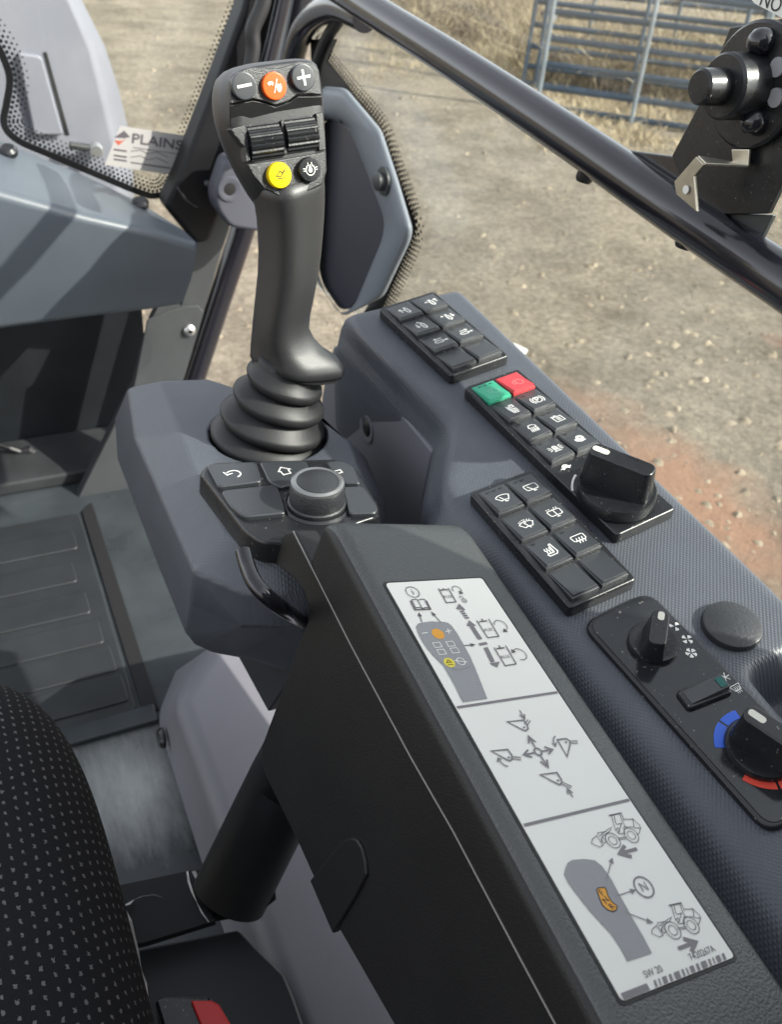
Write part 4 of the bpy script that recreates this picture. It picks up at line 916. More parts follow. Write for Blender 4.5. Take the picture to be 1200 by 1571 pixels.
# ------------------------------------------------------------------ joystick
JY = .655
JF = base_frame(jc); joy = thing('joystick', 'tall black multi button joystick with ribbed rubber boot', 'joystick', JF)
_vn = unit(A(jc[0], jc[1], 0))
def jp(px, py, y=JY): return at_plane(px, py, jc, _vn)
def sec(l, r, depth, y=JY, n=40, ex=2.0, rot=0, dy=0., zsag=0.):
    a, b = jp(*l, y), jp(*r, y); c = (a+b)/2+A(0, dy, 0); h = (b-a)/2; d = unit(A(-h[1]*0, 1, 0)); 
    dvec = unit(_vn-unit(h)*np.dot(_vn, unit(h)))*depth; R_ = []
    for i in range(n):
        t = 2*math.pi*i/n; x, z = math.cos(t), math.sin(t)
        if ex != 2.0:
            cr, sr = math.cos(rot), math.sin(rot); X, Z = x*cr+z*sr, -x*sr+z*cr
            s = (abs(X)**ex+abs(Z)**ex)**(-1/ex); x, z = x*s, z*s
        R_.append((x, z))
    mx = max(abs(p[0]) for p in R_); mz = max(abs(p[1]) for p in R_)
    return [c+h*(x/mx)+dvec*(z/mz) for x, z in R_]
bul = [((322, 655), (495, 682), .0465), ((337, 625), (497, 660), .0425), ((357, 594), (497, 626), .038), ((378, 565), (494, 596), .0325)]
rings = [sec((324, 690), (493, 712), .046)]
for i, (l, r, d) in enumerate(bul):
    l, r = A(*l), A(*r); c = (l+r)/2; dn = A(1, 13) if i else A(1, 16)
    s = lambda f, off, dd: rings.append(sec(tuple(c+(l-c)*f+off), tuple(c+(r-c)*f+off), dd))
    s(.80, dn*1.0, d*.80); s(.90, dn*.92, d*.9); s(.965, dn*.78, d*.965); s(1, dn*.42, d); s(1, dn*.02, d); s(.97, -dn*.25, d*.97); s(.90, -dn*.5, d*.90)
    if i < 3:
        l2, r2 = A(*bul[i+1][0]), A(*bul[i+1][1]); c2 = (l2+r2)/2; m = c*.40+c2*.60; rings.append(sec(tuple(m+(l2-c2)*.86), tuple(m+(r2-c2)*.86), bul[i+1][2]*.86))
rings.append(sec((392, 545), (484, 575), .025)); rings.append(sec((394, 535), (480, 560), .024))
k = MB(); k.loft(rings); k.build('rubber_boot', RUB, joy, angle=180)
# grip: flared hand rest, shaft
G = [((386, 552), (524, 576), .026), ((383, 547), (529, 570), .029), ((384, 540), (528, 561), .029), ((384, 531), (519, 549), .027), ((385, 522), (498, 536), .0255), ((386, 512), (482, 519), .0245), ((387, 498), (474, 502), .0245),
     ((389, 478), (476, 481), .025), ((392, 450), (482, 452), .026), ((395, 420), (488, 422), .027), ((396, 390), (492, 391), .0275), ((395, 360), (495, 359), .028), ((393, 335), (497, 330), .0285), ((390, 315), (498, 306), .029), ((384, 296), (498, 285), .030), ((378, 275), (496, 262), .030)]
rings = [sec(l, r, d, ex=3.4, rot=math.radians(38), n=64) for l, r, d in G]
k = MB(); k.loft(rings); gp = k.build('grip', GRIP, joy, angle=180)
k = MB(); k.loft([sec((390, 556), (508, 580), .024), sec((386, 552.5), (524, 577), .0258)]); k.build('lower_collar', RUB, joy)
# head
_hx = unit(A(.993, .08, .068)); _hv = unit(A(-.07, .26, .96))
HF = Frame(jp(422, 200), _hx, _hv)      # n points back to the operator
if HF.z[1] > 0: raise RuntimeError('head frame flipped')
hh = lambda L, n: [HF.w(*HF.hit(px, py, n), n) for px, py in L]
NF = .018
outl = [(350, 122), (356, 112), (386, 101), (420, 98), (455, 92), (480, 94), (489, 106), (493, 150), (496, 190), (499, 235), (500, 262), (494, 285), (470, 297), (430, 304), (404, 292), (386, 270), (376, 248), (374, 228), (352, 198), (350, 160)]
sidel = [(336, 122), (346, 106), (380, 95), (420, 92), (455, 87), (482, 90), (491, 104), (496, 150), (499, 190), (501, 235), (501, 265), (496, 290), (472, 306), (432, 318), (400, 318), (378, 290), (360, 260), (346, 232), (332, 200), (328, 160)]
backl = [(322, 132), (330, 112), (370, 100), (420, 96), (450, 92), (476, 96), (484, 108), (488, 150), (491, 190), (495, 235), (497, 268), (494, 300), (472, 322), (436, 332), (402, 336), (380, 306), (358, 268), (340, 232), (326, 190), (321, 160)]
k = MB(); k.loft([hh(shrinkp(outl, .985), NF-.007), hh(outl, NF-.0085), hh(shrinkp(outl, 1.01), NF-.014), hh(sidel, -.006), hh(backl, -.030), hh(shrinkp(backl, .9), -.044), hh(shrinkp(backl, .6), -.050)])
hd = k.build('head', GRIP, joy, angle=180, sub=1)
up = [(351, 124), (357, 113), (384, 103), (408, 104), (424, 105), (440, 101), (458, 94), (480, 96), (489, 107), (494, 146), (478, 144), (456, 146), (442, 156), (422, 162), (406, 156), (388, 152), (352, 160)]
k = MB(); k.loft([hh(shrinkp(up, 1.0), NF-.010), hh(up, NF-.0018), hh(shrinkp(up, .982), NF)]); upp = k.build('upper_plate', HEADM, joy, bevel=.0008, segs=2)
low_ = [(378, 252), (400, 249), (450, 241), (500, 232), (501, 262), (494, 283), (470, 295), (431, 302), (405, 290), (388, 270)]
k = MB(); k.loft([hh(low_, NF-.010), hh(low_, NF-.0018), hh(shrinkp(low_, .982), NF)]); k.build('lower_plate', HEADM, joy, bevel=.0008, segs=2)
# sloping band under the upper buttons
band = [(352, 162), (388, 154), (406, 158), (422, 164), (442, 158), (456, 148), (494, 148), (495, 170), (440, 181), (380, 193), (352, 196)]
nb_ = [-.0015]*7+[-.0125]*4
k = MB(); k.loft([hh(band, NF-.016), [HF.w(*HF.hit(px, py, NF+q), NF+q) for (px, py), q in zip(band, nb_)]]); k.build('sloped_band', GRIP, joy, bevel=.0008)
def dome(c, r, h, mt, name, label=None, n0=NF-.001):
    k = MB(); u, v = HF.hit(*c, n0+h*.8); o = HF.w(u, v, n0)
    kk = MB(); kk.lathe(o, HF.z, [(r*1.12, -.002), (r*1.12, .0012), (r*1.03, .0014), (r*1.02, 0)], 36, caps=False); 
    k.lathe(o, HF.z, [(r, -.001), (r, h*.80), (r*.975, h*.94), (r*.93, h), (r*.90, h*1.004), (.0001, h*1.01)], 36); b = k.build(name, mt, joy)
    if label: b['label'] = label
    return b, Frame(HF.w(u, v, n0+h*1.02), HF.x, HF.y)
RB = .0088
b, f = dome((374, 132), RB, .0045, KEYM, 'button', 'button with a white minus sign'); D = Draw(f, .0003); c = np.array(HF.hit(385, 130, 0))-HF.hit(364, 133, 0); D.line([(-.0052, -.0002), (.0052, .0006)], .0018); D.build('symbol', WHITE, b)
b, f = dome((465, 119), RB, .0045, KEYM, 'button', 'button with a white plus sign'); D = Draw(f, .0003); D.line([(-.0050, -.0002), (.0050, .0006)], .0017); D.line([(-.0004, .005), (.0004, -.005)], .0017); D.build('symbol', WHITE, b)
b, f = dome((421, 132), RB, .0045, ORG, 'button', 'orange button'); D = Draw(f, .0003)
D.line([(-.0012, -.0042), (.002, .0042)], .0006)
D.fill([(-.0055, .0018), (-.004, .003), (-.002, .0032), (-.0008, .002), (-.0016, .0002), (-.0022, .0012), (-.0034, .0012), (-.004, .0004)])
D.fill([(.0008, -.0005), (.002, .0014), (.003, .0006), (.0042, .0012), (.0048, -.001), (.004, -.0034), (.0022, -.0042), (.0012, -.003)])
D.build('symbol', WHITE, b)
b, f = dome((429, 269), RB*1.0, .0055, YEL, 'button', 'yellow button'); D = Draw(f, .0003)
D.line([(-.0032, -.0004), (.0002, .0030), (.0018, .0014), (.0008, -.0006), (-.0032, -.0004)], .0005); D.line([(.0014, .0014), (.0042, .0038)], .0004); D.line([(.0020, .0010), (.0046, .0032)], .0004); D.line([(-.0032, -.0022), (-.001, -.0018), (.001, -.0021), (.0032, -.0014)], .0005); D.build('symbol', BLKP, b)
b, f = dome((475, 260), RB*.95, .0055, SATIN, 'button', 'black button with a white track symbol'); D = Draw(f, .0003)
D.line(circ(0, -.0004, .0034, 20, 130, 410), .0006); D.line(circ(0, -.0004, .0014, 12), .0005, close=True)
for sx in (-1, 1): D.line([(sx*.0014, .0048), (sx*.0014, .003), (sx*.003, .002)], .0005); D.line([(sx*.0034, .0008), (sx*.0056, .0012)], .0005); D.line([(sx*.0034, -.0006), (sx*.0056, -.0004)], .0005)
D.fill(circ(0, -.0004, .0008, 8)); D.line([(-.0010, .001), (0, .003), (.001, .001)], .0006); D.build('symbol', WHITE, b)
# thumb rollers in the recess
def roller(pl, pr, pt, pb, label):
    n0 = NF-.0055
    a = HF.hit(*pl, n0); b = HF.hit(*pr, n0); c = (np.array(a)+b)/2; wd = np.linalg.norm(np.array(b)-a)
    t = HF.hit(*pt, n0); q = HF.hit(*pb, n0); Hh = abs(t[1]-q[1]); r = Hh*.56
    cen = HF.w(c[0], (t[1]+q[1])/2, n0-r*.55)
    prof = []; N = 88
    for i in range(N):
        th = 2*math.pi*i/N; dd = th-math.pi/2; rr = r
        k_ = abs(dd)
        if k_ < .10: rr = r*(.90+.10*(dd+.10)/.20)
        elif .2 < k_ < 1.15 and (i % 4 in (0, 1)): rr = r*.945
        prof.append((rr*math.cos(th), rr*math.sin(th)))
    mb = MB(); mb.loft([[cen+HF.x*x+HF.y*p[0]*-1+HF.z*p[1] for p in prof] for x in (-wd/2, wd/2)])
    o = mb.build('thumb_roller', SATIN, joy, angle=20)
    o['label'] = label
roller((381, 216), (430, 211), (405, 189), (412, 245), 'left ridged thumb roller'); roller((437, 205), (484, 199), (458, 180), (466, 233), 'right ridged thumb roller')
for pts in ([(352, 198), (374, 191), (380, 200), (384, 246), (377, 250), (374, 226)], [(430, 185), (436, 184), (441, 237), (435, 238)], [(484, 174), (495, 172), (500, 230), (489, 232)]):
    k = MB(); k.prism(HF, [HF.hit(*z, NF-.005) for z in pts], NF-.014, NF-.0045); k.build('cheek', HEADM, joy, bevel=.0008)

# ------------------------------------------------------------------ menu controller
MF = Frame(onz(440, 750, ZT+.012), unit(A(1, .10, .0)), (0, 1, 0))
mc = thing('menu_controller', 'black menu controller with five keys round a jog dial in front of the boot', 'menu controller', MF)
mo_ = [(304, 724), (318, 708), (520, 702), (548, 716), (584, 776), (582, 792), (556, 800), (505, 820), (480, 836), (398, 830), (372, 812)]
mp_ = [MF.hit(*z, .006) for z in mo_]
k = MB(); k.loft([[MF.w(*p, -.013) for p in round_poly(shrinkp(mp_, 1.02), .006)], [MF.w(*p, .003) for p in round_poly(mp_, .006)], [MF.w(*p, .006) for p in round_poly(shrinkp(mp_, .965), .006)]])
k.build('base', SATIN, mc, bevel=.0012, segs=3)
def mkey(poly, r, h0=.005, h1=.0095, label=None):
    p = [MF.hit(*z, h1) for z in poly]; k = MB(); k.loft([[MF.w(*q, h0) for q in round_poly(shrinkp(p, 1.02), r)], [MF.w(*q, h1-.0008) for q in round_poly(p, r)], [MF.w(*q, h1) for q in round_poly(shrinkp(p, .94), r)]])
    o = k.build('key', KEYM, mc, bevel=.0006)
    if label: o['label'] = label
    return o
o = mkey([(316, 712), (393, 708), (402, 738), (335, 747)], .004, label='key with a white return arrow'); D = Draw(MF, .0098); c = MF.hit(357, 727, .0095); s = .0062
D.line([(c[0]+s*.9*math.cos(math.radians(a)), c[1]+s*.8*math.sin(math.radians(a))-.001) for a in range(-75, 150, 15)], .0011); D.line([(c[0]-s*.95, c[1]+s*.75), (c[0]-s*.75, c[1]-.0002), (c[0]+s*.0, c[1]+s*.1)], .0010); D.build('symbol', WHITE, o)
o = mkey([(398, 708), (470, 706), (480, 735), (430, 748), (412, 738)], .003, h1=.0088, label='key with a white house outline'); D = Draw(MF, .0091); c = MF.hit(436, 722, .009); s = .0052
D.line([(c[0]-s, c[1]), (c[0]-.0005, c[1]+s), (c[0]+s, c[1]), (c[0]+s*.6, c[1]), (c[0]+s*.6, c[1]-s), (c[0]-s*.6, c[1]-s), (c[0]-s*.6, c[1]), (c[0]-s, c[1])], .0009); D.build('symbol', WHITE, o)
mkey([(338, 752), (424, 742), (440, 786), (375, 793), (352, 775)], .005)
o = mkey([(500, 708), (522, 706), (543, 715), (553, 741), (528, 741)], .003); D = Draw(MF, .0098); c = MF.hit(520, 724, .0095); D.line([(c[0]-.003, c[1]-.002), (c[0]+.002, c[1]-.002), (c[0]+.002, c[1]+.002), (c[0]-.003, c[1]+.002)], .0009); D.build('symbol', WHITE, o)
mkey([(526, 746), (557, 745), (581, 780), (576, 787), (535, 788)], .004)
c = MF.hit(486, 775, .006); dc = MF.shift(c[0], c[1], .006)
k = MB(); k.lathe(dc.o, MF.z, [(.0262, -.004), (.0257, .0005), (.0236, .002), (.0232, .001)], 48, caps=False); k.build('dial_seat', SATIN, mc)
k = MB(); k.lathe(dc.o, MF.z, [(.0218, -.001), (.0218, .004), (.0206, .005), (.0204, .0185), (.0193, .0202)], 48); jd = k.build('jog_dial', CAPM, mc)
k = MB(); k.lathe(MF.w(c[0], c[1], .006), MF.z, [(.0198, .0190), (.0195, .0212), (.0175, .0224), (.0156, .0219), (.0153, .020)], 48, caps=False); k.build('silver_rim', SILV, jd)
k = MB(); k.lathe(MF.w(c[0], c[1], .006), MF.z, [(.0151, .018), (.0151, .0219), (.014, .0226), (.0001, .0231)], 40); k.build('centre_push', CAPM, jd)

# ------------------------------------------------------------------ armrest with instruction label
LS = 1.10
c_fl, c_fr, c_nr, c_nl = [A(*p)*LS for p in ((.181, .334, -.321), (.243, .335, -.336), (.242, .109, -.363), (.180, .108, -.348))]
_ly = unit((c_fl-c_nl)+(c_fr-c_nr)); _lx = unit((c_fr-c_fl)+(c_nr-c_nl))
LF = Frame((c_fl+c_fr+c_nr+c_nl)/4, _lx, _ly)
q_ = [LF.hit(*z) for z in [(590, 895), (740, 883), (1126, 1467), (958, 1531)]]
LW = (abs(q_[0][0])+abs(q_[1][0])+abs(q_[2][0])+abs(q_[3][0]))/2; LL = (abs(q_[0][1])+abs(q_[1][1])+abs(q_[2][1])+abs(q_[3][1]))/2
NA = -.0012
arm = thing('armrest', 'black grained armrest with instruction label on top and smooth side cover', 'armrest', base_frame(LF.w(.0, -.1, -.12)))
vf = LF.hit(690, 800, -.004)[1]; vfl = LF.hit(452, 806, -.010)[1]
uRt = np.mean([LF.hit(765, 880, -.004)[0], LF.hit(1120, 1392, -.004)[0]])
uLf = -LW/2-.0135
SIDE = Frame(LF.w(uLf, 0, 0), -LF.y, LF.z)          # u backwards, v up, normal to the left
if np.dot(SIDE.z, LF.x) > 0: SIDE = Frame(LF.w(uLf, 0, 0), LF.y, LF.z)
sgn = 1 if np.dot(SIDE.x, LF.y) > 0 else -1
seam = [SIDE.hit(*z) for z in [(448, 812), (538, 988), (630, 1160), (697, 1277), (800, 1472)]]
sv = np.array([(sgn*a, b) for a, b in seam]); o_ = np.argsort(sv[:, 0]); 
pf = np.polyfit(sv[:, 0], sv[:, 1], 1)
def n_seam(v): return min(-.012, float(np.polyval(pf, v)))
rings = []
vl = [vf+.0015, vf, vf-.002, vf-.006, vf-.012, vf-.02]+list(np.linspace(vf-.03, -.42, 24))
for v in vl:
    e = max(0, (v-(vf-.02))/.0215); drop = -.011*(1-math.sqrt(max(0, 1-e*e))); ins = .022*(1-math.sqrt(max(0, 1-e*e)))
    ns = n_seam(v)
    pr = [(uRt-.004, -.06), (uRt, -.012)]
    for t in range(1, 6): a = t/5*math.pi/2; pr.append((uRt-.008+.008*math.cos(a), -.008+.008*math.sin(a)))
    for t in np.linspace(0, 1, 8)[1:-1]: pr.append((uRt-.008+(uLf+.011-uRt+.008)*t, 0))
    for t in range(0, 8): a = math.pi/2+t/7*math.pi/2; pr.append((uLf+.011+.011*math.cos(a), -.011+.011*math.sin(a)))
    pr.append((uLf, min(-.018, ns)))
    pr.append((uLf+.004, min(-.018, ns)-.002))
    shk = (vfl-vf)/(uRt-uLf); rings.append([LF.w(np.clip(u, uLf+ins*.15, uRt-ins), v+shk*(uRt-u), NA+n+drop) for u, n in pr])
k = MB(); k.loft(rings, caps=False, closed=False); k.m = [1 if (i % (len(rings[0])-1)) >= 17 else 0 for i in range(len(k.f))]; k.add(rings[0], [tuple(range(len(rings[0])))]); k.build('padded_top', [ARM, ARMS], arm, angle=60)
cov = [(448, 813), (538, 989), (630, 1161), (697, 1278), (800, 1473), (868, 1600), (640, 1640), (598, 1566), (520, 1430), (505, 1402), (478, 1345), (459, 1302), (425, 1232), (404, 1188), (398, 1165), (400, 1142), (430, 1060), (456, 985), (470, 952), (471, 930), (464, 908), (450, 890), (430, 874), (412, 854), (415, 838), (424, 826), (436, 817)]
k = MB(); k.prism(SIDE, [SIDE.hit(*z) for z in cov], -.020, -.0006); k.build('side_cover', ARMS, arm, bevel=.0025, segs=3)
k = MB(); k.tube([SIDE.w(*SIDE.hit(*z), .0) for z in [(450, 815), (538, 989), (630, 1161), (697, 1278), (800, 1473), (866, 1596)]], .0005, 8); k.build('seam_highlight_bead', mat('seam_highlight', (.22, .21, .20), .4), arm)  # edge highlight of the seam put in as a light grey bead
k = MB(); k.prism(SIDE, [SIDE.hit(*z) for z in [(478, 1350), (512, 1308), (528, 1290), (540, 1284), (550, 1287), (558, 1300), (563, 1320), (565, 1342), (548, 1375), (513, 1432)]], -.004, .0016); k.build('knock_out', ARMS, arm, bevel=.0014, segs=3)
# bent release lever and support plate
lv = thing('release_lever', 'glossy black bent round lever coming out of the armrest side', 'lever', base_frame(onx(470, 962, .17)))
lp = [onx(373, 846, .138), onx(379, 868, .137), onx(390, 893, .137), onx(410, 916, .142), onx(436, 936, .156), onx(462, 954, .180), onx(500, 978, .225)]
k = MB(); k.tube(smooth_path(lp, 7), .0054, 24); k.build('lever_bar', PAINT, lv, bevel=.001)
sa = thing('support_arm', 'dark steel support plate between the control pod and the armrest', 'support arm', base_frame(onx(411, 1090, .185)))
SA = Frame((.190, 0, 0), (0, -1, 0), (0, 0, 1))
k = MB(); k.prism(SA, [SA.hit(*z) for z in [(395, 850), (490, 870), (500, 960), (452, 1030), (411, 1092), (362, 1002), (340, 930)]], -.02, 0); k.build('plate', mat('support_dark_steel', (.022, .024, .028), .5), sa, bevel=.002)

# printed instruction label
lab = thing('instruction_label', 'long white instruction label with joystick and loader diagrams on the armrest', 'label', LF)
k = MB(); k.prism(LF, round_poly(rect(-LW/2-.0016, LW/2+.0018, -LL/2-.0016, LL/2+.0016), .003), -.004, -.0008); k.build('recess_edge', BLKP, lab, smooth=False)
k = MB(); k.prism(LF, round_poly(rect(-LW/2, LW/2, -LL/2, LL/2), .0025), -.003, -.0003); k.build('label_sheet', LABEL, lab, smooth=False)
def zA(x, y): return LF.hit(580+x*.23333, 880+y*.23333)
def zB(x, y): return LF.hit(680+x*.26667, 1050+y*.26667)
def zC(x, y): return LF.hit(800+x*.28333, 1220+y*.28333)
def TA(L, z=zA, dx=0, dy=0): return [tuple(z(x+dx, y+dy)) for x, y in L]
# dividers
D = Draw(LF, 0)
a = TA([(80, 132), (636, 44)], zB); D.line([(-LW/2+.0006, a[0][1]), (LW/2-.0006, (a[1][1]+a[0][1])/2)], .0016); D.build('divider', LGREY, lab); D = Draw(LF, 0)
a = TA([(478, 807), (1056, 666)], zB); D.line([(-LW/2+.0006, a[0][1]), (LW/2-.0006, (a[1][1]+a[0][1])/2)], .0016)
D.build('divider', LGREY, lab)
# first panel
D = Draw(LF, 0.00005); D.fill(TA([(250, 350), (262, 330), (290, 322), (345, 314), (430, 317), (462, 324), (488, 345), (520, 390), (562, 462), (605, 540), (640, 620), (720, 822), (560, 845), (520, 765), (480, 690), (430, 605), (350, 525), (300, 460), (270, 405)])); D.build('joystick_drawing', HATCH, lab)
D = Draw(LF, .0002); D.line(TA([(480, 625), (530, 634), (580, 624), (606, 610)]), .0004)
D.build('drawing_outline', LGREY, lab)
D = Draw(LF, .0002); D.line(TA([(290, 394), (326, 389)]), .0006); D.line(TA([(446, 382), (482, 376)]), .0006); D.line(TA([(458, 363), (470, 396)]), .0006)
for cxy in ((390, 470), (478, 463), (418, 516), (505, 506)):
    c = zA(*cxy); D.line([(c[0]-.0024, c[1]-.0018), (c[0]+.0024, c[1]-.0018), (c[0]+.0024, c[1]+.0018), (c[0]-.0024, c[1]+.0018)], .00045, close=True)
c = zA(545, 578); D.line(circ(c[0], c[1], .0026, 12), .0005, close=True); D.line([(c[0]-.004, c[1]+.001), (c[0]+.004, c[1]-.001)], .0005)
D.build('white_marks', LABEL, lab)
c = zA(395, 397); D = Draw(LF, .00015); D.fill(circ(c[0], c[1], .0040, 24)); D.build('orange_dot', LORG, lab)
c = zA(470, 586); D = Draw(LF, .00015); D.fill(circ(c[0], c[1], .0035, 24)); D.build('yellow_dot', LYEL, lab)
D = Draw(LF, .0003); D.line([(c[0]-.002, c[1]), (c[0], c[1]+.002), (c[0]+.0014, c[1]), (c[0]-.002, c[1])], .0004); D.line([(c[0]-.002, c[1]-.0016), (c[0]+.002, c[1]-.0016)], .0004); D.build('bucket_mark', BLKP, lab)
D = Draw(LF, 0.0001)
c = zA(228, 121); D.line(circ(c[0], c[1], .0044, 26), .0005, close=True); D.text('i', c[0], c[1], .0068); 
D.line(TA([(262, 176), (250, 168), (222, 172), (248, 226), (275, 222), (293, 230), (312, 222), (336, 224), (308, 170), (284, 168), (262, 176), (293, 230)]), .0006)
D.line(TA([(214, 178), (244, 238), (346, 234), (318, 178)]), .0010)
D.arrow(TA([(289, 320)])[0], TA([(268, 253)])[0], .0006, .0034); D.arrow(TA([(415, 322)])[0], TA([(349, 249)])[0], .0006, .0034)
D.arrow(TA([(568, 473)])[0], TA([(642, 467)])[0], .0006, .0034)
for U_l, bar, tick, tc in (([(398, 98), (451, 191), (515, 186), (462, 95)], [(408, 109), (458, 105)], [(428, 96), (434, 107)], (460, 152)),
                       ([(650, 308), (722, 421), (796, 412), (728, 298)], [(666, 317), (718, 311)], [(682, 297), (692, 314)], (727, 370)),
                       ([(764, 486), (838, 606), (910, 594), (840, 473)], [(780, 494), (832, 488)], [(796, 472), (806, 491)], (838, 547))):
    D.line(TA(U_l), .0007); D.line(TA(bar), .0009); D.line(TA(tick), .0008); c = zA(*tc); D.text('AUX', c[0], c[1], .0034, sx=.95)
def carr(cx, cy, r, a0, a1, end=True, rmul=1.0):
    c = zA(cx, cy); P = circ(c[0], c[1], r, 16, a0, a1); D.line(P, .0005)
    i = (-1, -2) if end else (0, 1); d = unit(np.array(P[i[0]])-P[i[1]]); p = np.array(P[i[0]]); e = A(-d[1], d[0]); D.fill([p+d*.0022, p-d*.0009+e*.0017, p-d*.0009-e*.0017])
carr(519, 106, .0031, 200, -60); carr(808, 342, .0043, 170, -80); carr(934, 531, .0043, -120, 140)
c = zA(560, 170); D.line(circ(c[0]-.0004, c[1]+.0015, .0012, 10, -10, 190), .00045); D.line(circ(c[0]+.0003, c[1]-.001, .0016, 16), .0005, close=True); D.fill(circ(c[0]+.0003, c[1]-.001, .0005, 8))
D.build('line_art', DARKP, lab)
D = Draw(LF, .0001)
D.fill(TA([(533, 197), (514, 232), (544, 236), (578, 240)])); 
for i in range(4): D.line(TA([(542+i*10, 250+i*14), (566+i*11, 247+i*14)]), .0013)
D.fill(TA([(599, 306), (584, 345), (646, 343)])); D.fill(TA([(604, 347), (630, 345), (688, 430), (660, 434)]))
D.fill(TA([(662, 458), (712, 450), (724, 464), (672, 473)])); D.fill(TA([(696, 488), (722, 483), (770, 580), (744, 586)])); D.fill(TA([(735, 592), (802, 578), (786, 616)]))
D.build('direction_arrow', LGREY, lab)
# second panel: bucket movements
D = Draw(LF, 0.0001)
for bk, arms_, dot in (([(370, 215), (465, 205), (485, 235), (490, 255), (477, 267), (460, 262)], [[(470, 228), (490, 203)], [(482, 240), (503, 208)]], (467, 247)),
                      ([(658, 318), (710, 312), (730, 325), (732, 345), (715, 415)], [[(731, 326), (775, 325)], [(733, 338), (777, 338)]], (708, 333)),
                      ([(278, 383), (372, 374), (395, 405), (398, 430), (385, 440), (365, 432)], [[(400, 415), (450, 421)], [(400, 428), (450, 434)]], (378, 420)),
                      ([(560, 520), (655, 507), (680, 545), (685, 565), (672, 577), (650, 568)], [[(688, 562), (742, 588)], [(682, 573), (737, 598)]], (662, 553))):
    D.line(TA(bk, zB), .0009, close=True)
    for q in arms_: D.line(TA(q, zB), .0006)
    c = zB(*dot); D.fill(circ(c[0], c[1], .0007, 8))
def oarr(p, q, w=.0009, z=zB, h=.0042):
    p = np.array(z(*p)); q = np.array(z(*q)); d = unit(q-p); e = A(-d[1], d[0]); D.line([p, q-d*.0006], w); D.line([q-d*h+e*h*.55, q, q-d*h-e*h*.55], w*1.15)
oarr((440, 148), (470, 198), .0007, h=.003); oarr((748, 650), (715, 600), .0007, h=.003)
D.line(TA([(646, 297), (636, 312), (636, 332), (646, 352)], zB), .0007); D.line(TA([(628, 338), (648, 356), (652, 334)], zB), .0007)
D.line(TA([(375, 473), (355, 466), (335, 450), (318, 428)], zB), .0007); D.line(TA([(314, 448), (316, 424), (338, 432)], zB), .0007)
oarr((530, 362), (492, 299)); oarr((527, 394), (465, 404)); oarr((568, 385), (630, 375)); oarr((562, 412), (604, 476))
c = zB(547, 388); D.line(circ(c[0], c[1], .0022, 16), .0010, close=True)
D.build('bucket_diagram', LGREY, lab)
# third panel
D = Draw(LF, 0.00005); D.fill(TA([(232, 428), (240, 395), (252, 365), (278, 350), (340, 345), (400, 353), (440, 385), (485, 450), (540, 550), (600, 660), (665, 770), (708, 855), (575, 900), (540, 830), (485, 750), (430, 690), (370, 625), (300, 535), (255, 475)], zC)); D.build('joystick_drawing', HATCH, lab)
D = Draw(LF, .00015); D.fill(TA([(408, 512), (418, 503), (448, 500), (458, 508), (470, 545), (492, 580), (520, 602), (516, 622), (498, 632), (468, 622), (440, 598), (424, 560)], zC)); D.build('orange_switch', LORG, lab)
rotT = 0
D = Draw(LF, .0003)
for ch, xy in (('F', (435, 530)), ('N', (458, 570)), ('R', (490, 604))): c = zC(*xy); D.text(ch, c[0], c[1], .0042, 22)
D.line(TA([(408, 512), (418, 503), (448, 500), (458, 508), (470, 545), (492, 580), (520, 602), (516, 622), (498, 632), (468, 622), (440, 598), (424, 560)], zC), .0005, close=True)
D.build('switch_letters', BLKP, lab)
D = Draw(LF, .0001)
def loader(dx, dy):
    P = lambda *L: D.line(TA(L, zC, dx, dy), .00034)
    D.line(TA([(476, 110), (543, 96)], zC, dx, dy), .0007)
    P((490, 112), (500, 152), (508, 176)); P((503, 108), (512, 150), (522, 158), (545, 150)); P((535, 102), (548, 140), (570, 180)); P((543, 97), (560, 140)); P((545, 150), (528, 205))
    P((508, 176), (530, 210)); P((510, 190), (524, 175), (534, 200)); P((560, 130), (606, 130), (612, 172), (556, 172)); P((606, 130), (640, 160), (648, 178), (612, 176)); P((600, 124), (612, 134)); P((648, 178), (640, 205), (628, 215)); P((556, 172), (562, 212)); P((523, 232), (572, 226)); P((528, 240), (568, 236)); P((528, 210), (560, 205))
    for c, r1, r2 in (((497, 245), .0041, .0023), ((597, 217), .0041, .0023)):
        q = zC(c[0]+dx, c[1]+dy); D.line(circ(q[0], q[1], r1, 22), .0004, close=True); D.line(circ(q[0], q[1], r2, 16), .00034, close=True)
    P((382, 262), (386, 238), (408, 220), (424, 240), (444, 272), (425, 281), (382, 262)); P((420, 225), (470, 185), (492, 172), (480, 195), (440, 222), (434, 258)); P((412, 205), (462, 196)); P((412, 205), (418, 218)); P((430, 235), (448, 262), (464, 250)); P((440, 222), (458, 250))
loader(0, 0); D.build('loader_drawing', DARKP, lab); D = Draw(LF, .0001); loader(325, 487)
D.build('loader_drawing', DARKP, lab)
D = Draw(LF, .0001)
oarr((627, 290), (536, 315), .0017, zC, .0056); oarr((852, 830), (946, 795), .0017, zC, .0056)
D.arrow(TA([(458, 468)], zC)[0], TA([(495, 338)], zC)[0], .0005, .0034); D.arrow(TA([(512, 547)], zC)[0], TA([(622, 512)], zC)[0], .0005, .0034); D.arrow(TA([(558, 632)], zC)[0], TA([(718, 692)], zC)[0], .0005, .0034)
c = zC(665, 497); D.line(circ(c[0], c[1], .0052, 26), .0008, close=True); D.text('N', c[0], c[1], .0064)
D.build('arrow_art', LGREY, lab)
D = Draw(LF, .0001)
yt = -LL/2+.0062; c = zC(1006, 879); D.text('7420267A', c[0]-.001, yt, .0043, 0, sx=.95); c = zC(733, 985); D.text('SW 20', c[0], yt, .0043, 0, sx=.95)
D.build('lettering', DARKP, lab)
D = Draw(LF, .00008); yb = -LL/2+.0016
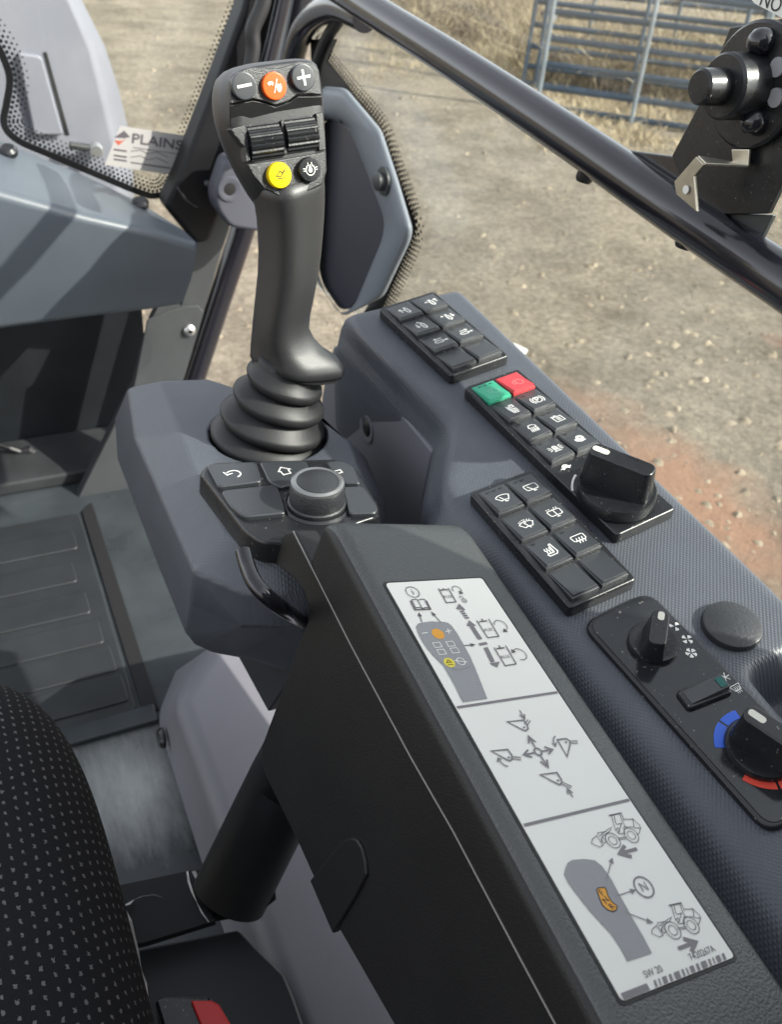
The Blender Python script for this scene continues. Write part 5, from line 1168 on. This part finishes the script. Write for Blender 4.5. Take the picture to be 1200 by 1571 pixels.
D.fill(rect(-LW/2+.001, -LW/2+.0165, yb-.0014, yb+.0014))
x = -LW/2+.020; i = 0
while x < LW/2-.005:
    wd = (.0012, .0008, .0026, .0016, .0034)[i % 5]; D.fill([(x, yb-.0014), (x+wd, yb-.0014), (x+wd+.0008, yb+.0014), (x+.0008, yb+.0014)]); x += wd+.0016; i += 1
D.build('border_bars', LGREY, lab)

# ------------------------------------------------------------------ below the armrest
pdst = thing('side_pedestal', 'violet grey plastic pedestal cover with rounded edges beside the floor', 'pedestal cover', base_frame(A(.25, .6, ZF)))
ptop = [(.147, -.1), (.147, .80), (.212, .868), (.27, .90), (.42, .90), (.42, -.1)]
pbot = [(.136, -.1), (.150, .972), (.20, 1.06), (.26, 1.09), (.44, 1.09), (.44, -.1)]
k = MB(); k.loft([[A(a, b, ZF) for a, b in pbot], [A(a, b, -.876) for a, b in ptop]]); k.build('cover', TRIM, pdst, bevel=.024, segs=5)
k = MB(); k.lathe(onx(251, 1132, .143), (-1, 0, .15), [(.015, 0), (.015, .004), (.012, .008), (.006, .009)], 20); k.build('push_pin', SATIN, pdst)
ab = thing('armrest_post', 'thick black steel tube holding up the armrest from its welded bracket', 'post', base_frame(onz(352, 1385, -.80)))
k = MB(); k.tube([onx(470, 1150, .20), onx(440, 1198, .19), onz(352, 1375, -.80)], .036, 32); k.build('tube', DKMET, ab)
BZ = -.79
k = MB(); k.loft([[onz(*z, BZ) for z in [(150, 1364), (300, 1333), (331, 1412), (222, 1446), (150, 1462)]], [onz(*z, BZ)+A(0, 0, -.008) for z in [(150, 1364), (300, 1333), (331, 1412), (222, 1446), (150, 1462)]]]); k.build('bracket_plate', DKMET, ab, bevel=.001)
k = MB(); k.loft([[onz(*z, BZ-.004) for z in [(300, 1333), (420, 1340), (424, 1380), (395, 1402), (331, 1414)]], [onz(*z, BZ-.010) for z in [(300, 1333), (420, 1340), (424, 1380), (395, 1402), (331, 1414)]]]); k.build('foot_plate', DKMET, ab, bevel=.001)
sb = thing('steel_box', 'dark painted steel box low between the seat and the armrest post', 'seat base', base_frame(A(.08, .4, -1.0)))
L = [(150, 1470), (222, 1452), (366, 1424), (437, 1494), (452, 1530), (480, 1610), (150, 1640)]
k = MB(); k.loft([[onz(*z, BZ-.03) for z in L], [onz(*z, BZ-.03)*A(1, 1, 0)+A(0, 0, -1.0) for z in L]]); k.build('box', mat('seat_base_paint', (.016, .018, .021), .45), sb, bevel=.004)
# flakes of torn film on the bracket
def film(name, label, pts, wds, seed):
    rr = random.Random(seed); L = []; Q = []
    for i, ((px, py), wd) in enumerate(zip(pts, wds)):
        p = onz(px, py, BZ+.001+rr.uniform(0, .003)); a, b = rr.uniform(.4, 1), rr.uniform(.4, 1)
        L.append(p+A(-wd*a, wd*.3, rr.uniform(0, .002))); Q.append(p+A(wd*b, -wd*.2, rr.uniform(0, .004)))
    N = len(L); k = MB(); k.add(L+Q, [(i, i+1, N+i+1, N+i) for i in range(N-1)])
    o = k.build(name, FILM, frame=base_frame(onz(*pts[0], BZ)), fix=False, smooth=False); sdf = o.modifiers.new('t', 'SOLIDIFY'); sdf.thickness = .0003
    props(o, label, 'film scrap')
film('torn_film', 'thin torn film curling along the weld of the armrest tube', [(287, 1338), (289, 1352), (294, 1368), (302, 1386), (310, 1402), (320, 1416)], [.0008, .0012, .001, .0007, .0009, .0007], 1)
film('torn_film', 'crumpled clear film flake on the bracket beside the seat cloth', [(186, 1394), (196, 1390), (204, 1383), (218, 1376), (236, 1374), (252, 1378)], [.002, .0035, .0018, .0007, .0005, .0003], 2)
film('torn_film', 'bright film splinter on the armrest tube edge', [(297, 1338), (302, 1350), (308, 1366), (314, 1384)], [.0022, .0028, .0018, .0006], 3)
# ------------------------------------------------------------------ seat cushion
def seat():
    cx, cy, cz = -.265, .28, -.66; hx, hy, hz = .292, .40, .125
    me_v = []; uv = []; NU, NV = 120, 40; faces = []
    prev = None
    P = np.zeros((NV, NU+1, 3))
    for j in range(NV):
        ph = -math.pi/2*.55+(math.pi/2*1.0+math.pi/2*.55)*j/(NV-1)
        e2 = 2/2.6; c = abs(math.cos(ph))**e2; s = math.copysign(abs(math.sin(ph))**e2, math.sin(ph))
        for i in range(NU+1):
            th = 2*math.pi*i/NU; e1 = 2/5.0
            x = math.copysign(abs(math.cos(th))**e1, math.cos(th)); y = math.copysign(abs(math.sin(th))**e1, math.sin(th))
            P[j, i] = (cx+hx*c*x, cy+hy*c*y, cz+hz*s)
    k = MB()
    k.add([P[j, i] for j in range(NV) for i in range(NU+1)], [(j*(NU+1)+i, j*(NU+1)+i+1, (j+1)*(NU+1)+i+1, (j+1)*(NU+1)+i) for j in range(NV-1) for i in range(NU)])
    fr = base_frame(A(cx, cy, cz-hz*.7)); t = thing('seat', 'black operator seat cushion with rows of small pale woven flecks', 'seat', fr)
    o = k.build('cushion', SEATM, t, angle=180, fix=False)
    ul = o.data.uv_layers.new(name='UVMap')
    # planar-ish coordinates: along the seat (y) and arc length across
    S_ = np.zeros((NV, NU+1))
    for i in range(NU+1):
        for j in range(NV-2, -1, -1): S_[j, i] = S_[j+1, i]+np.linalg.norm(P[j, i]-P[j+1, i])
    for poly in o.data.polygons:
        for li in poly.loop_indices:
            vi = o.data.loops[li].vertex_index; j, i = divmod(vi, NU+1); p = P[j, i]; r_ = A(p[0]-cx, p[1]-cy); l = np.linalg.norm(r_) or 1
            q = r_/l*S_[j, i]; ul.data[li].uv = (q[1]*.98+.2, q[0]*.98+.3)
    return t
st_ = seat()
bk = thing('seat_belt_buckle', 'black seat belt buckle with red push button low beside the seat', 'buckle', base_frame(onz(290, 1571, -.74)))
bl = [(236, 1534), (252, 1527), (322, 1527), (372, 1610), (262, 1622)]
k = MB(); k.loft([[onz(*z, -.712) for z in bl], [onz(*z, -.712)+A(0, .0, -.03) for z in bl]]); k.build('body', SATIN, bk, bevel=.003, segs=3)
rdd = [(292, 1534), (324, 1534), (336, 1540), (372, 1600), (322, 1606)]
k = MB(); k.loft([[onz(*z, -.708)+A(0, 0, -.008) for z in rdd], [onz(*z, -.708) for z in rdd]]); k.build('push_button', REDB, bk, bevel=.0015, segs=3)
bpy.context.view_layer.update()

# strip of clear film along the lower seat edge
k = MB(); L = []; Q = []
for i, (px, py, d) in enumerate([(190, 1395, 3), (197, 1412, 5), (203, 1435, 4), (209, 1460, 4), (214, 1488, 3), (219, 1508, 6), (224, 1528, 3), (226, 1545, 2)]):
    L.append(onz(px-1, py, -.72)); Q.append(onz(px+d, py, -.725))
N = len(L); k.add(L+Q, [(i, i+1, N+i+1, N+i) for i in range(N-1)])
o = k.build('film_strip', FILM, frame=base_frame(onz(205, 1440, -.73)), fix=False, smooth=False); o.modifiers.new('t', 'SOLIDIFY').thickness = .0003
props(o, 'narrow strip of clear protective film left along the seat cushion edge', 'film scrap')
